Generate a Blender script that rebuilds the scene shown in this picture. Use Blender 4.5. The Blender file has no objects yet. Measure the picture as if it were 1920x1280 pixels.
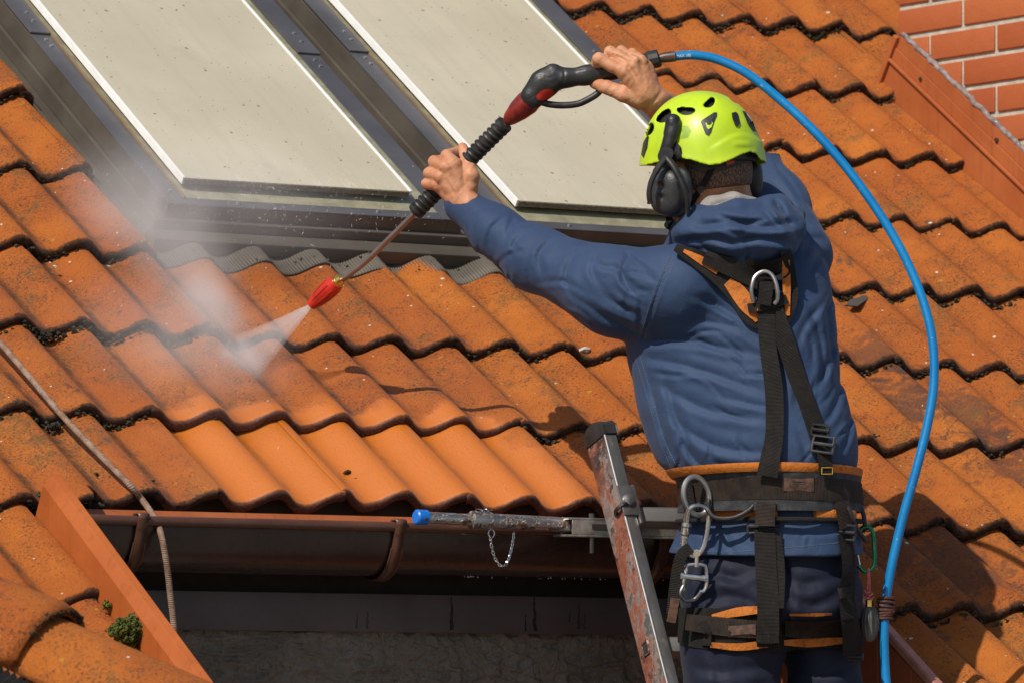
import bpy, bmesh, math, random
import numpy as np
from mathutils import Vector, Matrix
from mathutils.bvhtree import BVHTree

random.seed(7); RNG = np.random.default_rng(7)
SC = bpy.context.scene; COL = SC.collection

# ------------------------------------------------------------ camera, world, sun, exposure
F = 10784.7                                   # focal length in photo pixels (1920 wide) = 202 mm
TH = math.radians(34.0)                       # roof pitch
CT, ST = math.cos(TH), math.sin(TH)
RR = np.array([[0.83935139, -0.44887477, 0.30659532], [0.03763649, -0.51467829, -0.85655692], [0.54228474, 0.73049141, -0.41510186]])
TT = np.array([-0.82882309, 0.32023257, 11.32000178])
B = np.array([[1, 0, 0], [0, CT, -ST], [0, ST, CT]])      # roof axes (u along eave, v up the slope, n out) -> world
R = RR @ B.T                                  # world -> camera (x right, y down, z forward)
CAM = -R.T @ TT
GAUGE = 0.34667605

cd = bpy.data.cameras.new('camera'); cam = bpy.data.objects.new('camera', cd); COL.objects.link(cam)
cd.lens = F / 1920 * 36; cd.sensor_width = 36; cd.clip_start = 0.1; cd.clip_end = 500
mw = np.eye(4); mw[:3, 0] = R[0]; mw[:3, 1] = -R[1]; mw[:3, 2] = -R[2]; mw[:3, 3] = CAM
cam.matrix_world = Matrix(mw.tolist())
cd.dof.use_dof = True; cd.dof.focus_distance = 11.85; cd.dof.aperture_fstop = 11.0
SC.camera = cam

SUN_E, SUN_A = math.radians(45), math.radians(67)
LDIR = Vector((math.cos(SUN_E) * math.sin(SUN_A), math.cos(SUN_E) * math.cos(SUN_A), -math.sin(SUN_E)))
wd = bpy.data.worlds.new('World'); SC.world = wd; wd.use_nodes = True
wn = wd.node_tree; bg = wn.nodes['Background']
sky = wn.nodes.new('ShaderNodeTexSky'); sky.sky_type = 'NISHITA'; sky.sun_disc = False
sky.sun_elevation = SUN_E; sky.sun_rotation = math.atan2(-LDIR.x, -LDIR.y)
wn.links.new(sky.outputs[0], bg.inputs[0]); bg.inputs[1].default_value = 0.095
sd = bpy.data.lights.new('sun', 'SUN'); sun = bpy.data.objects.new('sun', sd); COL.objects.link(sun)
sd.energy = 4.1; sd.angle = math.radians(0.53); sd.color = (1.0, 0.93, 0.82)
sun.rotation_euler = LDIR.to_track_quat('-Z', 'Y').to_euler(); sun.location = (-5, -3, 8)
SC.view_settings.view_transform = 'Standard'; SC.view_settings.look = 'None'
SC.view_settings.exposure = 0.0; SC.view_settings.gamma = 1.0; SC.view_settings.use_curve_mapping = False
SC.cycles.max_bounces = 6; SC.cycles.volume_bounces = 3; SC.cycles.use_denoising = True
SC.cycles.volume_step_rate = 1.0

# ------------------------------------------------------------ coordinates
def W(u, v, n=0.0): return B @ np.array([u, v, n])
def ray(px, py): return R.T @ np.array([(px - 960) / F, (py - 640) / F, 1.0])
def at(px, py, d): return CAM + ray(px, py) * d
def on_plane(px, py, n, d0):
    r = ray(px, py); n = np.asarray(n, float); return CAM + r * ((d0 - n @ CAM) / (n @ r))
def roofpt(px, py, n=0.0): return on_plane(px, py, B[:, 2], n)
def uv_of(px, py, n=0.0): return B.T @ roofpt(px, py, n)
def cc(px, py, d): return np.array([(px - 960) / F * d, (py - 640) / F * d, d])     # camera-space point
def w2c(X): return R @ np.asarray(X, float) + TT
def c2w(P): return (np.asarray(P) - TT) @ R
BM = Matrix(np.block([[B, np.zeros((3, 1))], [np.zeros((1, 3)), np.ones((1, 1))]]).tolist())

# ------------------------------------------------------------ objects
def tag(o, label=None, cat=None, group=None, kind=None):
    for k, v in (('label', label), ('category', cat), ('group', group), ('kind', kind)):
        if v: o[k] = v
    return o
def empty(name, loc, label=None, cat=None, group=None):
    o = bpy.data.objects.new(name, None); COL.objects.link(o); o.location = Vector(loc); o.empty_display_size = 0.05
    bpy.context.view_layer.update() if False else None
    o.matrix_basis = Matrix.Translation(Vector(loc))
    return tag(o, label, cat, group)
def root_inv(parent):
    m = Matrix.Identity(4); p = parent
    while p is not None:
        m = p.matrix_basis @ m; p = p.parent
    return m.inverted()
def link(name, me, parent=None, mats=None, world=None):
    """link a mesh object; vertices are in world space unless world gives its matrix"""
    o = bpy.data.objects.new(name, me); COL.objects.link(o)
    for m in (mats or []):
        if m.name not in [x.name for x in me.materials if x]: me.materials.append(m)
    wm = world if world is not None else Matrix.Identity(4)
    if parent is not None:
        o.parent = parent; o.matrix_basis = root_inv(parent) @ wm
    else:
        o.matrix_basis = wm
    return o
def recentre(o):
    """put a top-level mesh's origin at its own middle"""
    me = o.data; co = np.empty(len(me.vertices) * 3); me.vertices.foreach_get('co', co); co = co.reshape(-1, 3)
    c = (co.min(0) + co.max(0)) / 2; me.vertices.foreach_set('co', (co - c).ravel()); o.matrix_basis = Matrix.Translation(Vector(c)); return o

class MB:
    """collects vertices and faces of one mesh"""
    def __init__(s): s.v = []; s.f = []; s.m = []; s.uv = {}
    def add(s, vs, fs, mi=0):
        b = len(s.v); s.v += [tuple(map(float, p)) for p in vs]
        for f in fs: s.f.append(tuple(b + i for i in f)); s.m.append(mi)
        return b
    def box(s, o, ax, ay, az, mi=0):
        """box with corner o and edge vectors"""
        o, ax, ay, az = map(np.asarray, (o, ax, ay, az))
        if np.dot(np.cross(ax, ay), az) < 0: ax, ay = ay, ax
        p = [o, o + ax, o + ax + ay, o + ay]; p += [q + az for q in p]
        s.add(p, [(3, 2, 1, 0), (4, 5, 6, 7), (0, 1, 5, 4), (1, 2, 6, 5), (2, 3, 7, 6), (3, 0, 4, 7)], mi)
    def rbox(s, u0, u1, v0, v1, n0, n1, mi=0):
        s.box(W(u0, v0, n0), W(u1 - u0, 0, 0), W(0, v1 - v0, 0), W(0, 0, n1 - n0), mi)
    def wbox(s, x0, x1, y0, y1, z0, z1, mi=0):
        s.box((x0, y0, z0), (x1 - x0, 0, 0), (0, y1 - y0, 0), (0, 0, z1 - z0), mi)
    def tube(s, pts, rad, seg=12, mi=0, cap=True, closed=False, flat=1.0, up=None):
        pts = [np.asarray(p, float) for p in pts]; n = len(pts)
        rad = [rad] * n if np.isscalar(rad) else list(rad)
        tg = []
        for i in range(n):
            a = pts[(i - 1) % n] if closed else pts[max(i - 1, 0)]; b = pts[(i + 1) % n] if closed else pts[min(i + 1, n - 1)]
            d = b - a; tg.append(d / (np.linalg.norm(d) + 1e-12))
        ref = np.asarray(up, float) if up is not None else (np.array([0, 0, 1.]) if abs(tg[0][2]) < .9 else np.array([1., 0, 0]))
        x = np.cross(ref, tg[0]); x /= np.linalg.norm(x)
        vs = []
        for i in range(n):
            x = x - tg[i] * (x @ tg[i]); x /= np.linalg.norm(x); y = np.cross(tg[i], x)
            for k in range(seg):
                a = 2 * math.pi * k / seg
                vs.append(pts[i] + rad[i] * (math.cos(a) * x + flat * math.sin(a) * y))
        fs = []
        for i in range(n if closed else n - 1):
            j = (i + 1) % n
            for k in range(seg):
                l = (k + 1) % seg; fs.append((i * seg + k, i * seg + l, j * seg + l, j * seg + k))
        if cap and not closed:
            fs.append(tuple(reversed(range(seg)))); fs.append(tuple((n - 1) * seg + k for k in range(seg)))
        s.add(vs, fs, mi)
    def blob(s, c, r, mi=0, jit=.25, rng=random, sq=(1, 1, 1), ax=None):
        """a rough little lump of 20 faces"""
        g = (1 + 5 ** .5) / 2
        base = [(-1, g, 0), (1, g, 0), (-1, -g, 0), (1, -g, 0), (0, -1, g), (0, 1, g), (0, -1, -g), (0, 1, -g), (g, 0, -1), (g, 0, 1), (-g, 0, -1), (-g, 0, 1)]
        fs = [(0, 11, 5), (0, 5, 1), (0, 1, 7), (0, 7, 10), (0, 10, 11), (1, 5, 9), (5, 11, 4), (11, 10, 2), (10, 7, 6), (7, 1, 8), (3, 9, 4), (3, 4, 2), (3, 2, 6), (3, 6, 8), (3, 8, 9), (4, 9, 5), (2, 4, 11), (6, 2, 10), (8, 6, 7), (9, 8, 1)]
        A = np.eye(3) if ax is None else np.asarray(ax); c = np.asarray(c, float)
        s.add([c + A @ (np.array(p) / 1.9 * np.array(sq) * r * (1 + jit * (rng.random() * 2 - 1))) for p in base], fs, mi)
    def mesh(s, name, smooth=True, bevel=0, ang=35):
        me = bpy.data.meshes.new(name); me.from_pydata(s.v, [], s.f); me.update()
        if any(s.m): me.polygons.foreach_set('material_index', s.m)
        if bevel:
            bm = bmesh.new(); bm.from_mesh(me)
            es = [e for e in bm.edges if len(e.link_faces) == 2 and e.calc_face_angle(0) > .6]
            bmesh.ops.bevel(bm, geom=es, offset=bevel, segments=2, profile=.6, affect='EDGES', clamp_overlap=True)
            bm.to_mesh(me); bm.free()
        if smooth:
            me.polygons.foreach_set('use_smooth', [True] * len(me.polygons))
            try: me.set_sharp_from_angle(angle=math.radians(ang))
            except Exception: pass
        return me
    def build(s, name, mats, parent=None, smooth=True, bevel=0, ang=35):
        if not isinstance(mats, (list, tuple)): mats = [mats]
        return link(name, s.mesh(name, smooth, bevel, ang), parent, mats)

def np_mesh(name, V, Q, smooth=True, mi=None):
    me = bpy.data.meshes.new(name); nq = len(Q); k = Q.shape[1]
    me.vertices.add(len(V)); me.vertices.foreach_set('co', np.ascontiguousarray(V, dtype=np.float32).ravel())
    me.loops.add(nq * k); me.loops.foreach_set('vertex_index', np.ascontiguousarray(Q, dtype=np.int32).ravel())
    me.polygons.add(nq); me.polygons.foreach_set('loop_start', np.arange(0, nq * k, k, dtype=np.int32))
    me.polygons.foreach_set('use_smooth', np.full(nq, smooth))
    if mi is not None: me.polygons.foreach_set('material_index', np.asarray(mi, dtype=np.int32))
    me.update(calc_edges=True); me.validate(); return me

def smooth_path(pts, n=8):
    """Catmull-Rom through points of any dimension"""
    P = [np.asarray(p, float) for p in pts]; P = [2 * P[0] - P[1]] + P + [2 * P[-1] - P[-2]]; out = []
    for i in range(1, len(P) - 2):
        for k in range(n):
            t = k / n; a, b, c, d = P[i - 1:i + 3]
            out.append(.5 * ((2 * b) + (c - a) * t + (2 * a - 5 * b + 4 * c - d) * t * t + (3 * b - a - 3 * c + d) * t ** 3))
    out.append(P[-2]); return out

# ------------------------------------------------------------ node materials
class Mat:
    def __init__(s, name, color=(.5, .5, .5), rough=.6, metal=0.0, **kw):
        s.m = bpy.data.materials.new(name); s.m.use_nodes = True; s.t = s.m.node_tree
        s.b = s.t.nodes['Principled BSDF']
        s.set('Base Color', color); s.set('Roughness', rough); s.set('Metallic', metal)
        for k, v in kw.items(): s.set(k.replace('_', ' '), v)
    def set(s, k, v): s.put(s.b.inputs[k], v)
    def put(s, sock, v):
        if isinstance(v, bpy.types.NodeSocket): s.t.links.new(v, sock)
        elif isinstance(v, (tuple, list)) and len(v) == 3 and sock.type == 'RGBA': sock.default_value = (*v, 1)
        else: sock.default_value = v
    def n(s, typ, out=0, **kw):
        nd = s.t.nodes.new('ShaderNode' + typ)
        for k, v in kw.items():
            if k[0] == '_': setattr(nd, k[1:], v)
            else: s.put(nd.inputs[int(k[1:]) if k[0] == 'i' and k[1:].isdigit() else k.replace('_', ' ')], v)
        return nd.outputs[out]
    def math(s, op, a, b=0.0, clamp=False): return s.n('Math', _operation=op, _use_clamp=clamp, i0=a, i1=b)
    def mul(s, a, b): return s.math('MULTIPLY', a, b)
    def add(s, a, b): return s.math('ADD', a, b)
    def pos(s): return s.n('NewGeometry')
    def obj(s): return s.n('TexCoord', out=3)
    def noise(s, scale, detail=4, rough=.55, vec=None, dist=0):
        return s.n('TexNoise', Vector=vec if vec is not None else s.pos(), Scale=scale, Detail=detail, Roughness=rough, Distortion=dist)
    def ramp(s, fac, a, b):
        return s.n('MapRange', Value=fac, From_Min=a, From_Max=b, To_Min=0.0, To_Max=1.0, _interpolation_type='SMOOTHSTEP')
    def mix(s, f, a, b):
        nd = s.t.nodes.new('ShaderNodeMix'); nd.data_type = 'RGBA'
        s.put(nd.inputs[0], f); s.put(nd.inputs[6], a); s.put(nd.inputs[7], b); return nd.outputs[2]
    def mixf(s, f, a, b):
        nd = s.t.nodes.new('ShaderNodeMix'); s.put(nd.inputs[0], f); s.put(nd.inputs[2], a); s.put(nd.inputs[3], b); return nd.outputs[0]
    def scale(s, vec, sc):
        return s.n('Mapping', Vector=vec, Scale=sc)
    def bump(s, h, dist=.001, strength=1.0):
        nd = s.t.nodes.new('ShaderNodeBump'); nd.inputs['Distance'].default_value = dist; nd.inputs['Strength'].default_value = strength
        s.put(nd.inputs['Height'], h); s.set('Normal', nd.outputs[0])
    def roofvec(s):
        """world position turned into (u, v, n)"""
        p = s.pos(); r = s.n('VectorRotate', Vector=p, Angle=-TH, _rotation_type='X_AXIS'); return r
    def xyz(s, v):
        nd = s.t.nodes.new('ShaderNodeSeparateXYZ'); s.put(nd.inputs[0], v); return nd.outputs
def simple(name, color, rough=.5, metal=0, var=.15, nscale=30, bump=0, bscale=200, **kw):
    """plain material with a little mottling and grain"""
    m = Mat(name, color, rough, metal, **kw)
    f = m.ramp(m.noise(nscale, 5), .3, .7)
    m.set('Base Color', m.mix(f, tuple(c * (1 - var) for c in color), tuple(min(1, c * (1 + var)) for c in color)))
    m.set('Roughness', m.mixf(m.noise(nscale * 2.3, 3), max(0, rough - .1), min(1, rough + .12)))
    if bump: m.bump(m.noise(bscale, 3), bump)
    return m.m

def mat_tile(edge=False, fringe=True):
    m = Mat('tile_edge' if edge else 'tile_clay' if fringe else 'ridge_clay', rough=.8)
    rv = m.roofvec(); u, v, n = m.xyz(rv)
    # the part already washed clean, in roof metres
    wob = m.mul(m.math('SUBTRACT', m.noise(9, 4), .5), .16)
    vv = m.add(v, wob)
    top = m.math('SUBTRACT', 1.0, m.ramp(vv, .385, .43))
    left = m.ramp(m.add(u, wob), .24, .36); right = m.math('SUBTRACT', 1.0, m.ramp(m.add(u, wob), 1.14, 1.22))
    clean = m.mul(m.mul(top, left), m.mul(right, m.ramp(v, -.2, -.1)))
    rnd = m.n('ObjectInfo', out=5)
    big = m.ramp(m.noise(5, 4), .3, .72)
    mid = m.noise(34, 6, .72); fine = m.noise(175, 5, .75); grain = m.noise(800, 2)
    base = m.mix(big, (.40, .102, .013), (.54, .162, .020))
    base = m.mix(m.mul(rnd, .5), base, (.35, .080, .014))
    # soot, algae and open pores
    dens = m.ramp(m.add(m.noise(6, 3), m.mul(m.noise(21, 4, .65), .7)), .62, 1.05)
    speck = m.mul(m.ramp(fine, m.math('SUBTRACT', .565, m.mul(dens, .10)), .635), m.math('ADD', .5, m.mul(dens, .5)))
    base = m.mix(m.mul(m.ramp(mid, .45, .75), m.mul(m.math('ADD', .2, dens), .55)), base, (.16, .058, .026))
    base = m.mix(m.mul(speck, .92), base, (.045, .022, .014))
    base = m.mix(m.mul(m.ramp(m.noise(300, 2), .60, .68), .45), base, (.60, .23, .075))
    soot = m.ramp(m.add(m.noise(4.3, 5, .65, dist=.6), m.mul(m.math('SUBTRACT', mid, .5), .6)), .64, .74)
    base = m.mix(m.mul(soot, .62), base, (.075, .040, .030))
    for (cx, cy_, ra, rb) in ((uv_of(1705, 742)[0], uv_of(1705, 742)[1], .10, .13), (uv_of(1800, 775)[0], uv_of(1800, 775)[1], .15, .15), (uv_of(1880, 860)[0], uv_of(1880, 860)[1], .12, .16), (uv_of(1640, 665)[0], uv_of(1640, 665)[1], .11, .08), (uv_of(1770, 1040)[0], uv_of(1770, 1040)[1], .2, .2)):
        dx_ = m.math('DIVIDE', m.math('SUBTRACT', u, float(cx)), ra); dy_ = m.math('DIVIDE', m.math('SUBTRACT', v, float(cy_)), rb); rr_ = m.math('SQRT', m.add(m.mul(dx_, dx_), m.mul(dy_, dy_)))
        pk = m.ramp(m.add(rr_, m.mul(m.math('SUBTRACT', m.add(m.noise(17, 5, .7, dist=.8), m.mul(m.math('SUBTRACT', mid, .5), .8)), .5), 3.4)), 1.1, .35); base = m.mix(m.mul(pk, .58), base, (.075, .040, .030))
    algae = m.mul(m.ramp(m.noise(6.1, 4, .6), .52, .68), m.ramp(mid, .35, .65))
    base = m.mix(m.mul(algae, .5), base, (.15, .105, .03))
    cl = m.mix(m.mul(m.ramp(mid, .5, .8), .25), (.56, .152, .010), (.45, .115, .013))
    cl = m.mix(m.mul(m.ramp(fine, .60, .68), .5), cl, (.23, .066, .018))
    cl = m.mix(m.mul(m.ramp(m.noise(55, 5, .75), .62, .72), .22), cl, (.60, .34, .24))
    col = m.mix(m.mul(clean, .93), base, cl)
    # lichens: round pale and yellow rosettes
    for sc, thr, c, lim in ((21, .115, (.70, .66, .58), .66), (44, .13, (.66, .62, .54), .78), (25, .15, (.46, .27, .03), .62)):
        vo = m.t.nodes.new('ShaderNodeTexVoronoi'); m.put(vo.inputs['Vector'], m.scale(rv, (1, 1.15, 1))); vo.inputs['Scale'].default_value = sc
        d = m.add(vo.outputs['Distance'], m.mul(m.math('SUBTRACT', m.noise(160, 2), .5), .11))
        cr, cg, cb = m.xyz(vo.outputs['Color'])
        on = m.ramp(cr, lim, lim + .01); sz = m.mul(cg, thr)
        k = m.mul(m.mul(on, m.math('LESS_THAN', d, sz)), m.math('SUBTRACT', 1.0, clean))
        col = m.mix(m.mul(k, .6 if sc == 25 else .9), col, c)
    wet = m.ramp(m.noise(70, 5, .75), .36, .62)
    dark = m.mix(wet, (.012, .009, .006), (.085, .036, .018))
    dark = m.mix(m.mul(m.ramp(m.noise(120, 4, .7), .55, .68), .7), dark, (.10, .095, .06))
    cleanedge = m.mix(m.ramp(fine, .42, .66), (.05, .017, .009), (.15, .045, .018))  # washed edges: their shade is painted in as dark brown-red
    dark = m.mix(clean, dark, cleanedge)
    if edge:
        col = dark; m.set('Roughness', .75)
    else:
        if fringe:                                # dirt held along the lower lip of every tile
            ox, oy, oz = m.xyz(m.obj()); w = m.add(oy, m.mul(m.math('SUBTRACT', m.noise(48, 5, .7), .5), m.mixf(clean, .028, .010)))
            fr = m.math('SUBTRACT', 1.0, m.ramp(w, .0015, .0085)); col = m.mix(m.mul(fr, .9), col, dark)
            # patchy darker tone along the troughs
            ph = m.math('FRACT', m.math('DIVIDE', m.add(ox, .6), .15)); tr_ = m.math('SUBTRACT', 1.0, m.ramp(m.math('ABSOLUTE', m.math('SUBTRACT', ph, .36)), .02, .12))
            col = m.mix(m.mul(m.mul(tr_, m.ramp(m.noise(15, 5, .7), .33, .58)), m.mixf(clean, .78, .25)), col, (.075, .040, .024))
        damp = m.mul(m.ramp(m.add(v, wob), 1.15, .55), m.mul(m.ramp(u, -.2, .2), m.ramp(u, 1.5, 1.1))); m.set('Roughness', m.mixf(clean, m.mixf(damp, .8, .5), m.mixf(mid, .30, .55))); m.set('Coat Weight', m.mul(m.math('MAXIMUM', clean, m.mul(damp, .5)), .55)); m.set('Coat Roughness', .22)
    m.set('Base Color', col); m.set('Specular IOR Level', m.mixf(clean, .3, .55))
    h = m.add(m.mul(fine, m.mixf(clean, 1.0, .35)), m.mul(grain, m.mixf(clean, .5, .2)))
    h = m.add(h, m.mul(m.noise(110, 4, .7), m.mixf(clean, .9, .35)))
    m.bump(h, .0045 if edge else .0032)
    return m.m
def mat_moss():
    m = Mat('moss', rough=.95)
    f = m.noise(70, 4); g = m.ramp(m.noise(9, 3), .5, .68)
    c = m.mix(m.ramp(f, .35, .65), (.012, .01, .006), (.05, .04, .02))
    m.set('Base Color', m.mix(m.mul(g, .7), c, m.mix(m.ramp(f, .4, .7), (.03, .035, .008), (.09, .10, .02)))); m.bump(m.noise(400, 3), .002); return m.m
def mat_moss_green():
    m = Mat('moss_green', rough=.9, Subsurface_Weight=.0)
    f = m.noise(120, 4); m.set('Base Color', m.mix(m.ramp(f, .35, .65), (.022, .032, .004), (.11, .13, .014))); return m.m
def mat_panel():
    m = Mat('awning_cloth', rough=.62)
    c = m.mix(m.ramp(m.noise(2.2, 4), .3, .7), (.485, .432, .318), (.565, .507, .382))
    rv = m.roofvec(); st = m.noise(3.0, 4, vec=m.scale(rv, (14, .8, 1)))
    c = m.mix(m.mul(m.ramp(st, .42, .75), .22), c, (.40, .355, .265)); c = m.mix(m.mul(m.ramp(m.noise(9, 6, .75), .55, .72), .3), c, (.37, .33, .25)); sv_ = m.xyz(rv)[1]; scr = m.mul(m.ramp(m.noise(18, 5, .7, vec=m.scale(rv, (3, .7, 1)), dist=1), .55, .62), m.ramp(sv_, 1.30, 1.23)); c = m.mix(m.mul(scr, .6), c, (.64, .58, .47))
    for sc, thr in ((30, .13), (75, .17)):
        vo = m.t.nodes.new('ShaderNodeTexVoronoi'); m.put(vo.inputs['Vector'], rv); vo.inputs['Scale'].default_value = sc
        d = m.add(vo.outputs['Distance'], m.mul(m.math('SUBTRACT', m.noise(260, 2), .5), .2)); cr, cg, cb = m.xyz(vo.outputs['Color'])
        k = m.mul(m.ramp(cr, .5, .51), m.math('LESS_THAN', d, m.mul(cg, thr))); c = m.mix(m.mul(k, .85), c, (.13, .1, .07))
    m.set('Base Color', c); m.bump(m.noise(700, 2), .0003); return m.m
def mat_metal(name, a, b, rough=.4, metal=.6, dirt=(.12, .1, .07), dk=.35):
    m = Mat(name, rough=rough, metal=metal)
    f = m.ramp(m.noise(6, 5), .3, .7); c = m.mix(f, a, b)
    k = m.ramp(m.noise(75, 5, .7), .58, .75); m.set('Base Color', m.mix(m.mul(k, dk), c, dirt))
    m.set('Roughness', m.mixf(m.noise(22, 4), rough - .1, rough + .2)); m.set('Metallic', m.mixf(m.mul(k, dk), metal, 0.0))
    m.bump(m.noise(14, 3), .0012); return m.m
def mat_paint(name, a, b, rough=.45, wear=None, wk=.0, streak=False):
    m = Mat(name, rough=rough); c = m.mix(m.ramp(m.noise(5, 5, .65), .3, .7), a, b)
    if streak:
        s = m.noise(2.5, 4, vec=m.scale(m.pos(), (30, 30, 1.2))); c = m.mix(m.mul(m.ramp(s, .5, .8), .35), c, tuple(x * .45 for x in a))
    if wear: c = m.mix(m.mul(m.ramp(m.noise(95, 5, .7), .6, .72), wk), c, wear)
    m.set('Base Color', c); m.set('Roughness', m.mixf(m.noise(30, 4), max(.05, rough - .12), rough + .15)); m.bump(m.noise(9, 3), .0012); return m.m
def mat_stile():
    m = Mat('ladder_worn_aluminium', rough=.4, metal=.85)
    n1 = m.noise(11, 6, .7, vec=m.scale(m.pos(), (1, 1, .55))); n2 = m.noise(60, 6, .75); n3 = m.noise(19, 5, .7, dist=.5)
    red = m.ramp(m.add(n1, m.mul(m.math('SUBTRACT', n2, .5), .35)), .40, .50); black = m.mul(m.ramp(n3, .55, .62), m.ramp(n2, .38, .5))
    pz_ = m.xyz(m.pos())[2]; up_ = m.ramp(pz_, -.02, .16); black = m.math('MAXIMUM', black, m.mul(up_, m.ramp(m.noise(34, 6, .75), .40, .50)))
    white = m.ramp(m.noise(75, 6, .8), .60, .66)
    c = m.mix(red, (.52, .5, .47), m.mix(m.ramp(n2, .35, .6), (.17, .042, .024), (.27, .095, .055)))
    c = m.mix(black, c, (.03, .024, .02)); c = m.mix(m.mul(white, .6), c, (.6, .55, .5))
    m.set('Base Color', c); m.set('Metallic', m.math('MULTIPLY', m.math('SUBTRACT', 1.0, red), m.math('SUBTRACT', .85, m.mul(black, .85)), True))
    m.set('Roughness', m.mixf(red, .32, .65)); m.bump(n2, .0008); return m.m
def mat_rusty():
    m = Mat('flaking_galvanised_steel', rough=.35, metal=.9)
    a = m.noise(52, 6, .72); b_ = m.noise(24, 5, .7); k = m.mul(m.ramp(a, .50, .54), m.ramp(b_, .36, .5)); w = m.ramp(m.noise(85, 5, .75), .58, .64)
    c = m.mix(k, m.mix(m.ramp(b_, .3, .7), (.40, .39, .37), (.55, .54, .51)), m.mix(m.ramp(m.noise(130, 4), .4, .6), (.05, .028, .018), (.19, .075, .035)))
    c = m.mix(m.mul(w, .7), c, (.58, .54, .46)); m.set('Base Color', c); m.set('Metallic', m.math('SUBTRACT', .9, m.mul(m.math('MAXIMUM', k, w), .85))); m.set('Roughness', m.mixf(k, .3, .75)); m.bump(m.math('ADD', k, w), .0008); return m.m
def mat_stucco():
    m = Mat('stucco', rough=.92)
    a = m.noise(26, 5, .6, dist=1.2); b = m.noise(120, 4)
    m.set('Base Color', m.mix(m.ramp(m.noise(3, 4), .3, .7), (.19, .152, .112), (.26, .208, .155)))
    m.bump(m.add(a, m.mul(b, .4)), .02); return m.m
def mat_brick():
    m = Mat('brick_clay', rough=.6); rnd = m.n('ObjectInfo', out=5)
    c = m.mix(rnd, (.36, .080, .024), (.52, .150, .046))
    st = m.noise(4, 5, .65, vec=m.scale(m.pos(), (1, 5, 14))); c = m.mix(m.mul(m.ramp(st, .5, .8), .4), c, (.36, .08, .025))
    c = m.mix(m.mul(m.ramp(m.noise(200, 3), .62, .7), .4), c, (.25, .07, .03))
    m.set('Base Color', c); m.bump(m.add(m.noise(240, 3), m.mul(m.noise(20, 3), 2)), .0009); return m.m
def mat_cloth(name, a, b, rough=.66, sheen=.05, stains=.25, dots=True):
    m = Mat(name, rough=rough, Sheen_Weight=sheen, Sheen_Roughness=.5, Specular_IOR_Level=.2)
    c = m.mix(m.ramp(m.noise(7, 5, .6), .3, .7), a, b)
    c = m.mix(m.mul(m.ramp(m.noise(13, 5, .7), .58, .78), stains), c, tuple(x * .5 for x in a))
    if dots:
        vo = m.t.nodes.new('ShaderNodeTexVoronoi'); vo.inputs['Scale'].default_value = 130; m.put(vo.inputs['Vector'], m.pos())
        cr, cg, cb = m.xyz(vo.outputs['Color']); k = m.mul(m.ramp(cr, .86, .87), m.math('LESS_THAN', vo.outputs['Distance'], m.mul(cg, .2)))
        c = m.mix(m.mul(k, .7), c, tuple(x * .25 for x in a))
    m.set('Base Color', c)
    m.bump(m.add(m.noise(24, 3, .5, dist=.9), m.mul(m.noise(1200, 2), .05)), .0022)
    return m.m
def mat_web(name, a, b, orange=None):
    m = Mat(name, rough=.8, Specular_IOR_Level=.25)
    uvn = m.n('UVMap'); U, V, _ = m.xyz(uvn)
    rib = m.n('TexWave', Vector=uvn, Scale=.5, _bands_direction='Y')
    w = m.math('SINE', m.mul(V, 2300.0)); c = m.mix(m.ramp(m.noise(40, 5, .7), .3, .7), a, b)
    c = m.mix(m.mul(m.ramp(m.noise(110, 4), .55, .75), .3), c, (.06, .05, .04))
    m.set('Base Color', c); m.bump(m.add(m.mul(w, .5), m.mul(m.noise(500, 2), .4)), .0009); return m.m
def mat_skin():
    m = Mat('skin', rough=.5, Subsurface_Weight=.05, Subsurface_Scale=.008, Specular_IOR_Level=.35); m.b.inputs['Subsurface Radius'].default_value = (1, .35, .2)
    c = m.mix(m.ramp(m.noise(24, 5), .3, .7), (.50, .212, .108), (.61, .295, .165))
    c = m.mix(m.mul(m.ramp(m.noise(60, 4), .55, .75), .35), c, (.38, .125, .07))
    vo = m.t.nodes.new('ShaderNodeTexVoronoi'); vo.inputs['Scale'].default_value = 150; m.put(vo.inputs['Vector'], m.pos())
    cr, cg, cb = m.xyz(vo.outputs['Color']); k = m.mul(m.ramp(cr, .8, .81), m.math('LESS_THAN', vo.outputs['Distance'], m.mul(cg, .26)))
    m.set('Base Color', m.mix(m.mul(k, .75), c, (.14, .06, .035)))
    m.bump(m.add(m.noise(170, 4, .65), m.mul(m.noise(600, 2), .3)), .0012); return m.m
def mat_hair():
    m = Mat('short_hair', rough=.7); s = m.noise(420, 3, vec=m.scale(m.pos(), (1, 1, .35)))
    m.set('Base Color', m.mix(m.ramp(s, .4, .62), (.05, .026, .016), (.24, .125, .078))); m.bump(s, .002); return m.m
def mat_helmet():
    m = Mat('helmet_plastic', rough=.33, Coat_Weight=.15)
    c = m.mix(m.ramp(m.noise(12, 5), .35, .7), (.43, .60, .014), (.53, .71, .02))
    k = m.ramp(m.noise(130, 5, .75), .62, .7); c = m.mix(m.mul(k, .35), c, (.2, .26, .03))
    c = m.mix(m.mul(m.ramp(m.noise(22, 5, .7), .6, .75), .3), c, (.3, .38, .03)); m.set('Base Color', c)
    m.set('Roughness', m.mixf(m.noise(40, 4), .28, .5)); return m.m
def mat_hose():
    m = Mat('hose_rubber', rough=.34); c = m.mix(m.ramp(m.noise(8, 4), .3, .7), (.0, .17, .44), (.005, .22, .52))
    c = m.mix(m.mul(m.ramp(m.noise(75, 5, .75), .6, .7), .5), c, (.02, .07, .16))
    c = m.mix(m.mul(m.ramp(m.noise(140, 2), .7, .74), .8), c, (.5, .6, .65)); m.set('Base Color', c); m.bump(m.noise(60, 3), .0006); return m.m
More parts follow.
